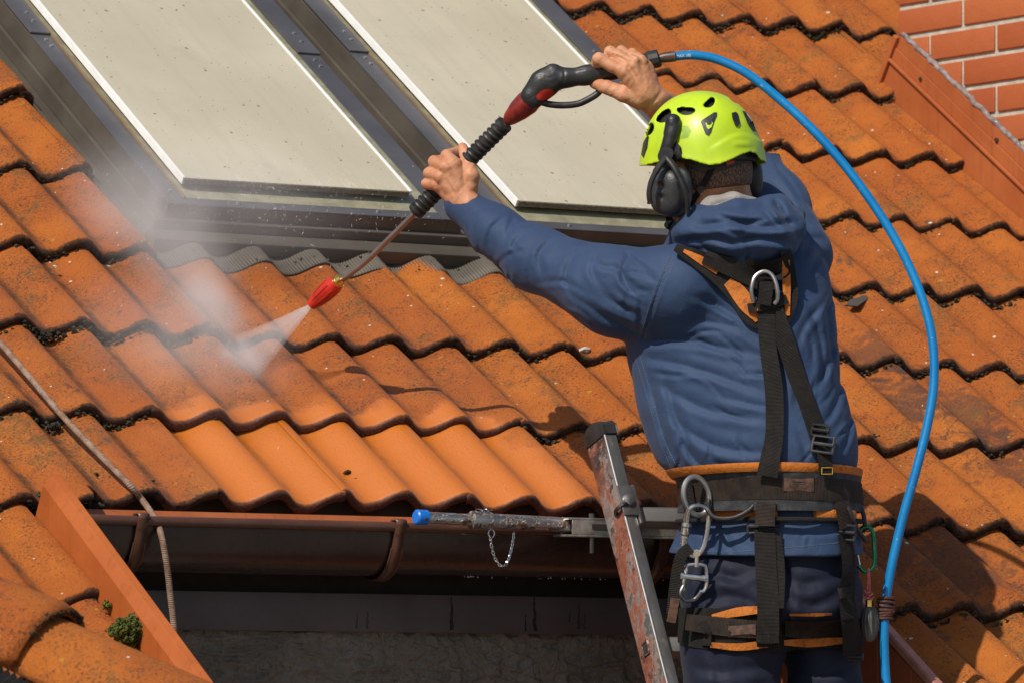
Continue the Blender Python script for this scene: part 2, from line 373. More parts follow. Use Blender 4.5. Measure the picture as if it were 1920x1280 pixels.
def mat_rope():
    m = Mat('rope_fibre', rough=.9); uvn = m.n('UVMap'); U, V, _ = m.xyz(uvn)
    tw = m.math('SINE', m.add(m.mul(V, 1500.0), m.mul(U, 12.566)))
    c = m.mix(m.ramp(m.noise(45, 4), .35, .65), (.22, .12, .075), (.36, .26, .19)); c = m.mix(m.mul(m.mul(m.ramp(tw, .0, .9), m.ramp(m.noise(90, 3), .4, .6)), .6), c, (.22, .06, .03)); c = m.mix(m.mul(m.ramp(m.noise(200, 4, .7), .52, .62), .6), c, (.09, .055, .035))
    m.set('Base Color', c); m.bump(m.add(m.mul(tw, .5), m.mul(m.noise(300, 2), .8)), .0008); return m.m
def mat_orange_pad():
    m = Mat('orange_padding', rough=.75); m.set('Base Color', m.mix(m.ramp(m.noise(50, 5, .7), .45, .75), (.52, .15, .012), (.27, .07, .012)))
    m.bump(m.noise(90, 4, dist=1), .0025); return m.m

M = dict(
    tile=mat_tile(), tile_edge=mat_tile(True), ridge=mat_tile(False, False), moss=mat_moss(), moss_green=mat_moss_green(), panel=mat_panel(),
    white=simple('white_edge_trim', (.86, .85, .82), .4, var=.04), ply=simple('board_edge', (.2, .165, .115), .7, var=.4, nscale=200),
    slate=mat_metal('slate_grey_aluminium', (.090, .088, .094), (.125, .121, .128), .4, .3),
    channel=mat_metal('grey_brown_aluminium', (.088, .074, .057), (.13, .110, .088), .5, .3),
    lead=mat_metal('pleated_lead', (.078, .066, .050), (.125, .106, .082), .6, .2, (.19, .16, .125), .5),
    screw=simple('screw_steel', (.6, .58, .56), .3, .9), gasket=simple('grey_green_glazing', (.29, .27, .18), .3, var=.2),
    rubber=simple('black_rubber', (.02, .019, .018), .5, var=.4), plastic=simple('black_plastic', (.020, .0195, .0195), .42, var=.5, bump=.0005),
    gutter=mat_paint('gutter_brown', (.032, .0165, .0125), (.052, .027, .020), .22, (.18, .13, .1), .25, True),
    bead=mat_paint('gutter_bead_brown', (.075, .031, .020), (.115, .048, .028), .28, (.05, .03, .02), .5),
    orange=mat_paint('orange_sheet_metal', (.35, .090, .026), (.43, .122, .038), .42, (.16, .05, .02), .5, True),
    clad=mat_paint('red_brown_cladding', (.30, .075, .028), (.38, .1, .035), .5, (.1, .03, .015), .4, True),
    fascia=mat_paint('plum_brown_board', (.075, .05, .045), (.105, .072, .066), .5, (.03, .02, .018), .5),
    dark=simple('dark_underlay', (.03, .022, .018), .9), stucco=mat_stucco(), brick=mat_brick(),
    mortar=simple('mortar', (.50, .455, .37), .95, bump=.002, bscale=180), sealant=simple('grey_sealant', (.24, .19, .18), .3, var=.4, nscale=45, bump=.004, bscale=60),
    stile=mat_stile(), alu=mat_rusty(),
    bare=mat_metal('bare_aluminium', (.36, .35, .34), (.48, .47, .45), .3, .85, (.05, .035, .03), .75), rung=mat_metal('ribbed_aluminium', (.23, .22, .21), (.32, .31, .3), .5, .6), zinc=simple('zinc_fitting', (.38, .37, .36), .38, .85),
    bluecap=simple('blue_plastic', (.01, .16, .58), .35), jacket=mat_cloth('jacket_cloth', (.028, .050, .108), (.036, .064, .132)),
    trouser=mat_cloth('trouser_cloth', (.0085, .011, .025), (.013, .0155, .033), dots=False, stains=.4),
    mesh=simple('grey_collar_mesh', (.34, .31, .29), .85, bump=.002, bscale=700), web=mat_web('black_webbing', (.012, .0105, .0095), (.022, .018, .0155)),
    belt=mat_web('brown_black_webbing', (.022, .015, .012), (.045, .031, .024)), pad=simple('charcoal_padding', (.030, .031, .036), .75, var=.5, nscale=60, bump=.001, bscale=300),
    opad=mat_orange_pad(), skin=mat_skin(), hair=mat_hair(), helmet=mat_helmet(), logo=simple('faded_green_print', (.27, .42, .03), .4),
    red=simple('red_plastic', (.52, .025, .012), .35, var=.25), darkred=simple('dark_red_rubber', (.2, .022, .016), .35, var=.3, nscale=60),
    brass=simple('brass', (.72, .47, .14), .25, .95), steel=simple('polished_steel', (.6, .58, .57), .2, 1.0, var=.2), darksteel=simple('dark_steel', (.16, .15, .15), .32, .9),
    tube=mat_metal('lance_tube_steel', (.26, .195, .165), (.36, .28, .24), .32, .8, (.12, .05, .035), .5),
    hose=mat_hose(), rope=mat_rope(), green=simple('green_anodised', (.02, .22, .11), .25, .8), cord=simple('pink_cord', (.58, .15, .14), .8, var=.4, nscale=300),
    leather=simple('brown_rope_lashing', (.085, .028, .016), .7, var=.5, nscale=150), thread=simple('yellow_thread', (.5, .33, .05), .8), print_white=simple('white_print', (.6, .68, .72), .5),
    label=simple('worn_label', (.09, .045, .028), .4, var=.5, nscale=90), boot=simple('boot_leather', (.03, .025, .02), .6), ground=simple('ground_gravel', (.22, .2, .17), .9, var=.35, nscale=2),
    water=simple('water_drop', (.75, .72, .72), .2), leaf=simple('dark_scrap', (.07, .065, .055), .5, bump=.002, bscale=120),
)

# ------------------------------------------------------------ the ground far below and the tiled roof
g = MB(); g.add([(-60, -60, -6.2), (60, -60, -6.2), (60, 60, -6.2), (-60, 60, -6.2)], [(0, 1, 2, 3)])  # unseen plane, added for its bounce light
tag(recentre(g.build('ground', M['ground'], smooth=False)), kind='structure')

PITCH, AMP, THK, CUTL = .15, .034, .024, .42
TILT = math.atan(THK / GAUGE)
NOTCH_L, NOTCH_R = -.141, 1.668
def wave(u):
    p = (u / PITCH) % 1.0
    p = np.asarray(p); w = np.where(p < .4, p / .8, .5 + (p - .4) / 1.2)
    h = (.5 + .5 * np.cos(2 * np.pi * w)); return AMP * (h ** 1.12 - 1)
TILES = {}
VRN = random.Random(5)
def tile_mesh(a, b):
    key = (round(a, 3), round(b, 3), VRN.randrange(6))
    if key in TILES: return TILES[key]
    n = max(3, int(round((b - a) / .0105))); us = np.linspace(a - (.007 if a < .001 else 0), b, n + 1); hz = wave(us)
    dip = np.zeros(n + 1)
    if a < .001: dip[0] = -.0042; dip[1] = -.0008
    if b > .299: dip[-1] = -.0008
    jag = np.convolve(np.random.default_rng(len(TILES)).normal(size=n + 5), [.25, .5, .25], 'same')[2:n + 3]; jag2 = np.random.default_rng(len(TILES) + 99).normal(size=n + 1)
    hz = hz + dip
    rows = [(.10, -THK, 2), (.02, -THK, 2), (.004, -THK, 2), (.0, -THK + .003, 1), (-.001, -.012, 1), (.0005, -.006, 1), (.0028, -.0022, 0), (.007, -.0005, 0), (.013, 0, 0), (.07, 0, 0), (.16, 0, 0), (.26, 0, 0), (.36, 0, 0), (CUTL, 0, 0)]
    V = []; 
    for v, dz, _ in rows:
        for i_, (u, h) in enumerate(zip(us, hz)): e_ = (1 - min(1, max(0, v) / .013)) if dz > -THK else .6; V.append((u, v + e_ * (.0013 * jag[i_] + .0005 * jag2[i_]), h + THK + dz + e_ * .0007 * jag2[i_ - 1] - math.tan(TILT) * v))
    Q = []; mi = []; k = n + 1
    for r in range(len(rows) - 1):
        for i in range(n):
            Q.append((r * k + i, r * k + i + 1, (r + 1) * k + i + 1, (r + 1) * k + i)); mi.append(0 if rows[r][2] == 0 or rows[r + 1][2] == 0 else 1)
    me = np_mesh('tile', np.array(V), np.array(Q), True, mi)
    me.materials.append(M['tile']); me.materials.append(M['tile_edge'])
    TILES[key] = me; return me
roof = empty('tiled_roof', (0, 0, 0), 'steep orange tiled roof with wavy double roll tiles filling the picture', 'roof')
ROOFI = root_inv(roof)
def visible(P, m=420):
    c = w2c(P); x, y = 960 + F * c[0] / c[2], 640 + F * c[1] / c[2]; return -m < x < 1920 + m and -m < y < 1280 + m
moss = MB(); mr = random.Random(3)
def place_tile(j, k, lo=None, hi=None, dv=0.0):
    u0 = .3 * k; a, b = 0.0, .3
    if lo is not None: a = max(a, lo - u0)
    if hi is not None: b = min(b, hi - u0)
    if b - a < .012: return
    if not visible(W(u0 + .15, j * GAUGE + .2, 0)): return
    me = tile_mesh(a, b)
    o = bpy.data.objects.new('tile', me); COL.objects.link(o); o.parent = roof
    rz, rx, ry = mr.gauss(0, .0055), mr.gauss(0, .009), mr.gauss(0, .008)
    dn = mr.gauss(0, .0016)
    if (j, k) == (4, 7): rx += .018; dn += .004
    o.matrix_basis = ROOFI @ BM @ Matrix.Translation((u0, j * GAUGE + dv + mr.gauss(0, .0045), dn)) @ Matrix.Rotation(rz, 4, 'Z') @ Matrix.Rotation(ry, 4, 'Y') @ Matrix.Rotation(rx * .6, 4, 'X')
    # moss and dirt growing along the lower edge
    clean = (j == 0 and 0 <= k <= 5) or (j == 1 and 1 <= k <= 3)
    cnt = 4 if clean else mr.choice([50, 80, 110, 150, 200])
    if j == 0 and -.2 < u0 < 1.6: cnt = 0
    for _ in range(int(cnt * (b - a) / .3)):
        u = mr.uniform(a, b); p = ((u / PITCH) % 1)
        if mr.random() > (.35 + .65 * (abs(p - .42) < .28)): continue
        s = mr.choice([.0016, .0022, .0028, .0036, .0044]) * (1.6 if mr.random() < .03 else 1)
        moss.blob(W(u0 + u, j * GAUGE + dv + mr.uniform(-.006, .001), float(wave(u0 + u)) + mr.uniform(-.001, THK * .8) * mr.random()), s, jit=.45, rng=mr, sq=(1.4, 1, .8), ax=B)
for j in range(-4, 10):
    for k in range(-6, 17):
        u0, u1 = .3 * k, .3 * k + .3
        if j < 0:
            if u0 < NOTCH_L: place_tile(j, k, hi=NOTCH_L)
            if u1 > NOTCH_R: place_tile(j, k, lo=NOTCH_R)
        elif j == 0:
            place_tile(j, k, dv=.042 if -.05 < u0 < 1.6 else 0.0)
        elif j < 3: place_tile(j, k)
        else:
            cut = 3.255 if j in (3, 4, 5) else None
            if u0 < .632: place_tile(j, k, hi=.632)
            if u1 > 2.332: place_tile(j, k, lo=2.332, hi=cut)
# a few bigger cushions of moss where the photograph has them
for px, py, n, s in ((88, 632, 1.0, .022), (100, 800, .0, .016), (1568, 700, .01, .016), (1900, 575, .02, .02), (1640, 822, .01, .014), (1830, 840, .01, .016), (175, 950, .0, .018), (150, 930, .0, .015), (72, 935, .0, .02), (80, 960, -.01, .014)):
    c = roofpt(px, py, -.018)
    for _ in range(60):
        moss.blob(c + np.array([mr.gauss(0, s * .5), mr.gauss(0, s * .22), mr.gauss(0, s * .25)]), mr.uniform(.002, .0048), jit=.45, rng=mr)
tag(moss.build('moss_growth', M['moss'], roof, smooth=False), kind='stuff')
dk = MB()
dk.rbox(-2.2, 5.2, .10, 3.5, -.12, -.085); dk.rbox(-2.2, NOTCH_L + .03, -1.6, .10, -.12, -.085); dk.rbox(NOTCH_R - .02, 5.2, -1.6, .10, -.12, -.085)
dk.build('roof_deck', M['dark'], roof, smooth=False)
# loose scrap of lead lying in the tiles beside the hose
sc_ = MB(); c = roofpt(1607, 568, -.012); ex = W(.040, .008, .004); ey = W(.012, .026, 0)
sc_.add([c - ex - ey * .2, c - ex * .1 - ey * .75, c + ex + ey * .35, c + ex * .7 + ey * .9, c - ex * .5 + ey * .6], [(0, 1, 2, 3, 4)])
me = sc_.mesh('metal_scrap', smooth=False); bm = bmesh.new(); bm.from_mesh(me); r_ = bmesh.ops.extrude_face_region(bm, geom=bm.faces[:]); bmesh.ops.translate(bm, verts=[v for v in r_['geom'] if isinstance(v, bmesh.types.BMVert)], vec=Vector(W(0, 0, .003))); bm.to_mesh(me); bm.free()
o = link('metal_scrap', me, None, [M['leaf']]); tag(recentre(o), 'small dark grey scrap sticking out from under a tile edge beside the hose', 'scrap')

# small stones and crumbs lying on the tiles
CRUMB = {651: 'largest dark crumb lying on the washed eave tiles', 612: 'tiny dark crumb at the lower lip of a washed eave tile', 668: 'small brown crumb just below the largest crumb on the eave tiles', 105: 'grey pebble beside the upper tip of the left orange upstand', 128: 'dark clod right of the pebble at the tip of the left upstand', 287: 'small dark crumb beside the rope above the gutter', 180: 'dark crumb left of the rope near the eave', 103: 'pale grey pebble in a tile trough left of the mist', 545: 'dark crumb on the tiles above the red nozzle', 900: 'dark crumb on the tile under the sleeve above the ladder', 823: 'dark crumb on a tile directly below the pleated apron'}
for px, py, s in ((651, 884, .008), (612, 915, .0045), (668, 897, .004), (105, 884, .006), (128, 877, .006), (287, 901, .0045), (180, 887, .0045), (103, 500, .006), (545, 560, .005), (1097, 655, .011), (900, 600, .004), (823, 623, .004), (1515, 155, .009)):
    pb = MB(); pb.blob(roofpt(px, py, -.012 + s * .3), s, jit=.5, rng=mr, sq=(1.3, 1, .7))
    pale = (px, py) in ((103, 500), (1097, 655), (1515, 155))
    lab = 'pale crusty clump stuck on a tile edge beside the raised elbow' if px == 1097 else 'white crusty clump on the tile edge under the arch of the hose' if px == 1515 else None
    tag(recentre(pb.build('pebble', simple('pale_crust', (.5, .46, .38), .9) if pale else M['moss'], smooth=False)), lab or CRUMB[px], 'crumb', None if lab else 'crumbs on the tiles')

# ------------------------------------------------------------ gutter, fascia and the wall of the notch
XL, XR = -.12, 1.645
gt = empty('rain_gutter', (.75, -.035, -.08), 'dark brown half round gutter under the washed eave tiles', 'gutter')
def gutter_profile(k=1.0):
    return [(-.035 + .075 * k * math.cos(a), -.034 + .098 * k * math.sin(a)) for a in np.linspace(math.pi, 2 * math.pi, 22)]
gb = MB(); pr = gutter_profile(); inn = [( -.035 + (y + .035) * .965, -.034 + (z + .034) * .965) for y, z in pr]
def trough(mb, x0, x1, pr, inn):
    n = len(pr); vs = [(x0, y, z) for y, z in pr] + [(x1, y, z) for y, z in pr] + [(x0, y, z) for y, z in inn] + [(x1, y, z) for y, z in inn]
    fs = []
    for i in range(n - 1):
        fs += [(i, n + i, n + i + 1, i + 1), (2 * n + i, 2 * n + i + 1, 3 * n + i + 1, 3 * n + i), (i, i + 1, 2 * n + i + 1, 2 * n + i), (n + i, 3 * n + i, 3 * n + i + 1, n + i + 1)]
    fs += [(0, 2 * n, 3 * n, n), (n - 1, 2 * n - 1, 4 * n - 1, 3 * n - 1)]
    mb.add(vs, fs)
xj = float(on_plane(742, 1030, (0, 1, 0), -.11)[0])
trough(gb, XL, xj, pr, inn); 
pr2 = gutter_profile(.955); inn2 = [(-.035 + (y + .035) * .96, -.034 + (z + .034) * .96) for y, z in pr2]; trough(gb, xj - .03, XR, pr2, inn2)
gb.build('trough', M['gutter'], gt)
bd = MB(); bd.tube([(XL, -.112, -.034), (xj, -.112, -.034)], .0105, 14); bd.tube([(xj, -.108, -.034), (XR, -.108, -.034)], .0098, 14); bd.build('bead', M['bead'], gt)
for px in (262, 745, 1243):
    x = float(on_plane(px, 1030, (0, 1, 0), -.11)[0]); br = MB(); w = .012
    path = [(-.035 + .081 * math.cos(a), -.034 + .106 * math.sin(a)) for a in np.linspace(2 * math.pi - .2, math.pi + .15, 22)]
    path += [(-.035 - .090, -.030), (-.035 - .091, -.022), (-.035 - .083, -.0195), (-.035 - .070, -.021), (-.035 - .064, -.030)]
    path += [(-.035 - .060, -.05)]
    n = len(path); vs = []
    for i, (y, z) in enumerate(path):
        for dx, s in ((-w, 0), (w, 0)): vs.append((x + dx, y, z))
    fs = [(2 * i, 2 * i + 1, 2 * i + 3, 2 * i + 2) for i in range(n - 1)]; br.add(vs, fs)
    me = br.mesh('gutter_bracket'); o = link('gutter_bracket', me, gt, [M['bead']])
    sm = o.modifiers.new('thickness', 'SOLIDIFY'); sm.thickness = .004; sm.offset = 0
    sl = MB(); sl.tube([(x - .0125, p[0], p[1]) for p in path[3:20]], .0026, 6); sl.tube([(x + .0125, p[0], p[1]) for p in path[3:20]], .0026, 6); sl.build('rim', M['bead'], o)
# drops hanging under the gutter
dr = MB()
for _ in range(26):
    x = mr.uniform(.85, 1.35); dr.blob((x, -.035 + mr.uniform(-.012, .012), -.1285 - mr.uniform(0, .002)), mr.uniform(.0010, .0018), rng=mr, jit=.1)
tag(dr.build('water_drops', M['water'], gt), kind='stuff')
df = MB(); df.add([(XL, .055, -.026), (XR, .055, -.026), (XR, .012, -.0085), (XL, .012, -.0085), (XL, -.020, -.052), (XR, -.020, -.052)], [(0, 3, 2, 1), (3, 4, 5, 2)])
o = df.build('drip_flashing', M['orange'], None, smooth=False); sm = o.modifiers.new('thickness', 'SOLIDIFY'); sm.thickness = .0015
tag(recentre(o), 'orange sheet metal strip between the eave tiles and the gutter', 'flashing')
fb = MB(); fb.wbox(XL, XR, .052, .075, -.243, -.165)
fa = empty('fascia_board', (.75, .06, -.2), 'plum brown board with drip stains below the gutter', 'board'); fb.build('board', M['fascia'], fa, bevel=.002)
WET = simple('wet_stain', (.022, .014, .012), .25)   # the wet runs are thin films of water standing on the board
for px, py0, py1, w in ((1003, 1118, 1182, 6), (986, 1150, 1182, 3), (847, 1118, 1180, 7), (689, 1146, 1178, 3.5), (670, 1150, 1178, 3), (1068, 1145, 1165, 3), (1086, 1130, 1178, 4), (1096, 1148, 1178, 3)):
    p = [on_plane(px + mr.uniform(-1.5, 1.5), y, (0, 1, 0), .0510) for y in np.linspace(py0, py1, 9)]
    hw = [w * .00055 * (.45 + .75 * i / 8) * mr.uniform(.8, 1.15) for i in range(9)]; vs = []
    for q, h in zip(p, hw): vs += [q + np.array([-h, 0, 0]), q + np.array([h, 0, 0])]
    st = MB(); st.add(vs, [(2 * i, 2 * i + 2, 2 * i + 3, 2 * i + 1) for i in range(8)]); st.build('wet_run', WET, fa)
sf = MB(); sf.wbox(XL, XR, .088, .11, -.170, .03); sf.build('eave_lining', M['dark'], fa, smooth=False)
# stucco wall with trowelled relief
def fft_noise(ny, nx, sy, sx, seed):
    r = np.random.default_rng(seed).normal(size=(ny, nx)); fy = np.fft.fftfreq(ny)[:, None]; fx = np.fft.fftfreq(nx)[None]
    k = np.exp(-2 * np.pi ** 2 * ((fx * sx) ** 2 + (fy * sy) ** 2)); z = np.fft.ifft2(np.fft.fft2(r) * k).real; return z / z.std()
nx_, nz_ = 560, 150; xs = np.linspace(XL - .05, XR + .02, nx_); zs = np.concatenate([np.linspace(-.60, -.2445, nz_ - 1)[:0], np.linspace(-.62, -.236, nz_)])
xx, zz = np.meshgrid(xs, zs); ph = fft_noise(nz_, nx_, 9, 14, 5); arc = np.sin((zz * 260 + ph * 5.5)); arc2 = np.sin(zz * 120 + xx * 90 + fft_noise(nz_, nx_, 14, 14, 8) * 6)
rel = .0016 * np.clip(arc, -.4, 1) * (fft_noise(nz_, nx_, 10, 14, 9) > -.2) + .0016 * np.clip(arc2, -.2, 1) * (fft_noise(nz_, nx_, 10, 14, 19) > .2) + .0011 * fft_noise(nz_, nx_, 1.6, 2.2, 11) + .001 * fft_noise(nz_, nx_, 5, 6, 12)
V = np.stack([xx, .070 - rel * 2.6, zz], -1).reshape(-1, 3); ii = np.arange((nz_ - 1) * nx_).reshape(nz_ - 1, nx_)[:, :-1].ravel()
Q = np.stack([ii, ii + 1, ii + nx_ + 1, ii + nx_], 1)
wl = empty('rendered_wall', (.75, .07, -1.5), 'grey brown rough rendered wall in the shade under the eave', 'wall')
link('render_coat', np_mesh('render_coat', V, Q), wl, [M['stucco']])
wb = MB(); wb.wbox(XL - .05, XR + .02, .075, .3, -6.2, -.25); wb.build('masonry', M['stucco'], wl, smooth=False)

# the upstands along both sides of the notch
M['orange2'] = mat_paint('orange_painted_metal', (.34, .082, .016), (.42, .112, .026), .6, (.14, .05, .02), .7, True); M['orange2'].node_tree.nodes['Principled BSDF'].inputs['Specular IOR Level'].default_value = .25
lf = empty('verge_flashing', W(NOTCH_L, -.4, 0), 'bright orange folded metal upstand along the left side of the eave opening', 'flashing')
f = MB(); v0, v1 = -1.75, -.045
u0, u1 = -.136, -.110
prof = [(u0 - .004, -.05), (u0 - .004, .062), (u0 + .009, .084), (u1 - .002, .0895), (u1, .086), (u1, -.12), (u1 - .004, -.12), (u0 + .0, -.05)]
n = len(prof)
f.add([W(u, v0, q) for u, q in prof] + [W(u, v1 + (.0 if i not in (1, 2, 3, 4) else .012), q) for i, (u, q) in enumerate(prof)], [(i, n + i, n + (i + 1) % n, (i + 1) % n) for i in range(n)] + [tuple(range(n)), tuple(reversed(range(n, 2 * n)))])
f.build('folded_sheet', M['orange2'], lf, smooth=False, bevel=.0015)
rf = empty('verge_flashing', W(NOTCH_R, -.4, 0), 'red brown upstand at the right side of the opening behind the hanging hose', 'flashing')
f = MB(); u0, u1 = 1.628, 1.662
prof = [(u1, -.05), (u1, .036), (u1 - .006, .042), (u0 + .003, .046), (u0, .042), (u0, .030), (u0 + .003, .030), (u0 + .004, .0405), (u1 - .009, .037), (u1 - .006, -.05)]
n = len(prof)
f.add([W(u, v0, q) for u, q in prof] + [W(u, -.06, q) for u, q in prof], [(i, (i + 1) % n, n + (i + 1) % n, n + i) for i in range(n)] + [tuple(reversed(range(n))), tuple(range(n, 2 * n))])
f.build('folded_sheet', simple('pinkish_metal', (.42, .17, .12), .4), rf, smooth=False)
for k in range(12):                           # boards cladding the side wall of the notch
    y1 = .065 - .115 * k; y0 = y1 - .112; z1, z0 = y1 * ST / CT + .03, y0 * ST / CT + .03
    b = MB(); a, c = 1.633, 1.655
    b.add([(a, y0, -2.6), (a, y1, -2.6), (a, y1, z1), (a, y0, z0), (c, y0, -2.6), (c, y1, -2.6), (c, y1, z1), (c, y0, z0)], [(0, 3, 2, 1), (4, 5, 6, 7), (0, 1, 5, 4), (1, 2, 6, 5), (2, 3, 7, 6), (3, 0, 4, 7)])
    b.build('plank', M['clad'], rf, smooth=False, bevel=.003)
b = MB(); b.add([(XL + .005, .07, -2.6), (XL + .005, -1.6, -2.6), (XL + .005, -1.6, -1.15), (XL + .005, .07, .0)], [(0, 1, 2, 3)]); b.build('side_lining', M['dark'], lf, smooth=False)

# green cushion of moss by the left upstand
mg = MB(); c = W(-.160, -.508, .036)
for _ in range(1500):
    d = np.array([mr.gauss(0, 1) for _ in range(3)]); d /= np.linalg.norm(d); q = d * np.array([.040, .024, .028]) * (mr.random() ** .25) * (1 + .25 * math.sin(d[0] * 7) * math.cos(d[2] * 6))
    mg.blob(c + q, mr.uniform(.0013, .0030), jit=.5, rng=mr)
tag(recentre(mg.build('moss_cushion', M['moss_green'], smooth=False)), 'round bright green moss cushion against the left orange upstand', 'moss')
mg = MB(); c = W(-.150, -.395, .020)
for _ in range(50): mg.blob(c + np.array([mr.gauss(0, .004), mr.gauss(0, .003), mr.gauss(0, .004)]), mr.uniform(.0015, .0035), jit=.5, rng=mr)
tag(recentre(mg.build('moss_cushion', M['moss_green'], smooth=False)), 'tiny dark moss tuft on the tile end above the round green cushion', 'moss')

# ------------------------------------------------------------ the two covered roof windows
def strip_pair(): pass
def roof_window(name, label, x0, x1, vb):
    """x0..x1: the covered pane; its frame, rails, flashing and screws"""
    t = empty(name, W((x0 + x1) / 2, vb + .5, .03), label, 'roof window')
    vt = vb + 1.55; fl, fr = x0 - .062, x1 + .112
    p = MB(); p.rbox(x0 + .006, x1 - .004, vb, vt, .0705, .0852); p.build('awning_panel', M['panel'], t, smooth=False, bevel=.0015)
    p = MB(); p.rbox(x0 + .004, x1 - .004, vb - .0022, vb - .0002, .0712, .0846)
    for k in range(4): p.rbox(x0 + .005, x1 - .005, vb - .0034, vb - .0021, .0722 + .0033 * k, .0738 + .0033 * k)
    p.build('layered_edge', M['ply'], t, smooth=False)
    p = MB(); p.rbox(x0, x0 + .0055, vb - .001, vt, .069, .0868); p.build('edge_trim', M['white'], t, smooth=False, bevel=.0008)
    p = MB(); p.rbox(x1 - .0035, x1 + .003, vb - .001, vt, .076, .0872); p.build('edge_trim', M['white'], t, smooth=False, bevel=.0008)
    p = MB(); p.rbox(fl + .045, fr - .04, vb - .044, vt, .050, .0585); p.build('pane', M['gasket'], t, smooth=False)
    g = MB(); g.rbox(fl + .048, fl + .054, vb - .05, vt, .0585, .064); g.build('seal', simple('brown_seal', (.2, .13, .07), .6), t, smooth=False)
    # frame: side boxes and the bottom rail
    b = MB(); b.rbox(fl, fl + .046, vb - .075, vt, -.03, .0555); b.rbox(fr - .040, fr, vb - .075, vt, -.03, .0555); b.rbox(fl + .046, fr - .04, vb - .075, vb - .0445, .0, .0555)
    b.build('frame', M['channel'], t, smooth=False, bevel=.002)
    jv = float(uv_of(78, 64, .06)[1]) + (.03 if x0 > 1.2 else 0)
    for a, c in ((fl - .002, fl + .047), (fr - .056, fr + .002)):
        q = MB(); q.rbox(a, c, vb - .076, jv, .0557, .0605); q.build('cover_strip', M['slate'], t, smooth=False, bevel=.0015)
        q = MB(); q.rbox(a - .002, c + .002, jv - .006, vt, .061, .0665); q.build('cover_strip', M['slate'], t, smooth=False, bevel=.0015)
        for v in (vb - .02, jv - .06, jv - .03, jv + .05, jv + .09):
            s = MB(); s.tube([W((a + c) / 2 + .004, v, .058), W((a + c) / 2 + .004, v, .0638 if v < jv else .0695)], .0042, 8); s.build('screw', M['screw'], t)
    q = MB(); q.rbox(fl + .049, fr - .058, vb - .076, vb - .0455, .0557, .0595); q.build('bottom_rail', M['slate'], t, smooth=False, bevel=.0015)
    for k in range(2):
        s = MB(); u = x0 + .12 + .36 * k; s.tube([W(u, vb - .058, .056), W(u, vb - .058, .0632)], .0042, 8); s.build('screw', M['screw'], t)
    # stepped flashing below the frame
    q = MB(); q.rbox(fl - .03, fr + .02, vb - .092, vb - .0755, -.03, .026); q.build('flashing_step', M['lead'] if False else M['channel'], t, smooth=False, bevel=.003)
    q = MB(); q.rbox(fl - .045, fr + .03, vb - .138, vb - .0922, -.03, .004); q.build('flashing_step', M['channel'], t, smooth=False, bevel=.003)
    # the side gutter with its folded rib
    w0 = fl - (.064 if x0 < 1.2 else .104)
    q = MB(); q.rbox(w0, fl - .0025, vb - .128, vt, -.045, -.028); q.rbox(w0, w0 + .004, vb - .10, vt, -.028, -.010)
    q.build('side_channel', M['channel'], t, smooth=False, bevel=.0015)
    q = MB(); q.rbox(fl - .012, fl - .0022, vb - .09, vt, -.0278, .012); q.build('rib', M['channel'], t, smooth=False, bevel=.003)
    if x0 > 1.2:
        q = MB(); q.rbox(fr + .0022, fr + .02, vb - .128, vt, -.045, -.02); q.build('side_channel', M['channel'], t, smooth=False, bevel=.0015)
    return t
roof_window('roof_window', 'roof window under a speckled beige awning panel, behind the spray mist', .757, 1.345, 1.232)
roof_window('roof_window', 'roof window under a beige awning panel, behind the spray gun and helmet', 1.622, 2.212, 1.220)
# pleated lead apron dressed over the tiles below the windows
ap = empty('lead_apron', W(1.5, 1.1, 0), 'grey pleated lead apron dressed over the tile rolls below the roof windows', 'flashing')
def apron(ua, ub, va, vb):
    us = np.arange(ua, ub, .0011); vs = [va, va + .002, va + .03, va + .06, va + .085, va + .105, va + .125, vb]
    fade = [1, 1, 1, .9, .62, .3, .08, 0]; lift = [-.001, .003, .004, .005, .004, .002, .0, -.004]
    wv = wave(us); pl = .0011 * np.sin(us * 2 * np.pi / .0062); V = []
    slack = .0035 * fft_noise(1, len(us), 1, 60, int(ua * 100) + 3)[0]
    for v, fd, l in zip(vs, fade, lift):
        vv = v + (slack * 1.5 if v < va + .01 else 0); s = v - 2 * GAUGE
        z = fd * (wv + THK - math.tan(TILT) * s) + (1 - fd) * (-.012) + l + pl * (1 if v > va + .001 else .6) + .3 * slack * fd
        V.append(np.stack([us, np.full_like(us, 0) + vv, z], 1))
    V = np.concatenate(V) @ B.T; k = len(us); q = np.arange((len(vs) - 1) * k).reshape(len(vs) - 1, k)[:, :-1].ravel()
    me = np_mesh('pleated_sheet', V, np.stack([q, q + 1, q + k + 1, q + k], 1)); o = link('pleated_sheet', me, ap, [M['lead']])
    sm = o.modifiers.new('thickness', 'SOLIDIFY'); sm.thickness = .0015; sm.offset = -1
apron(.60, 1.37, 1.030, 1.168); apron(1.355, 2.36, 1.028, 1.168)
cl_ = MB()
for _ in range(40):
    u = mr.uniform(.7, 1.7); cl_.blob(W(u, 1.03 + mr.uniform(0, .07), float(wave(u)) + .004), mr.uniform(.001, .0035), rng=mr, jit=.5, ax=B, sq=(1.2, 1, .5))
tag(cl_.build('dirt_specks', M['moss'], ap, smooth=False), kind='stuff')

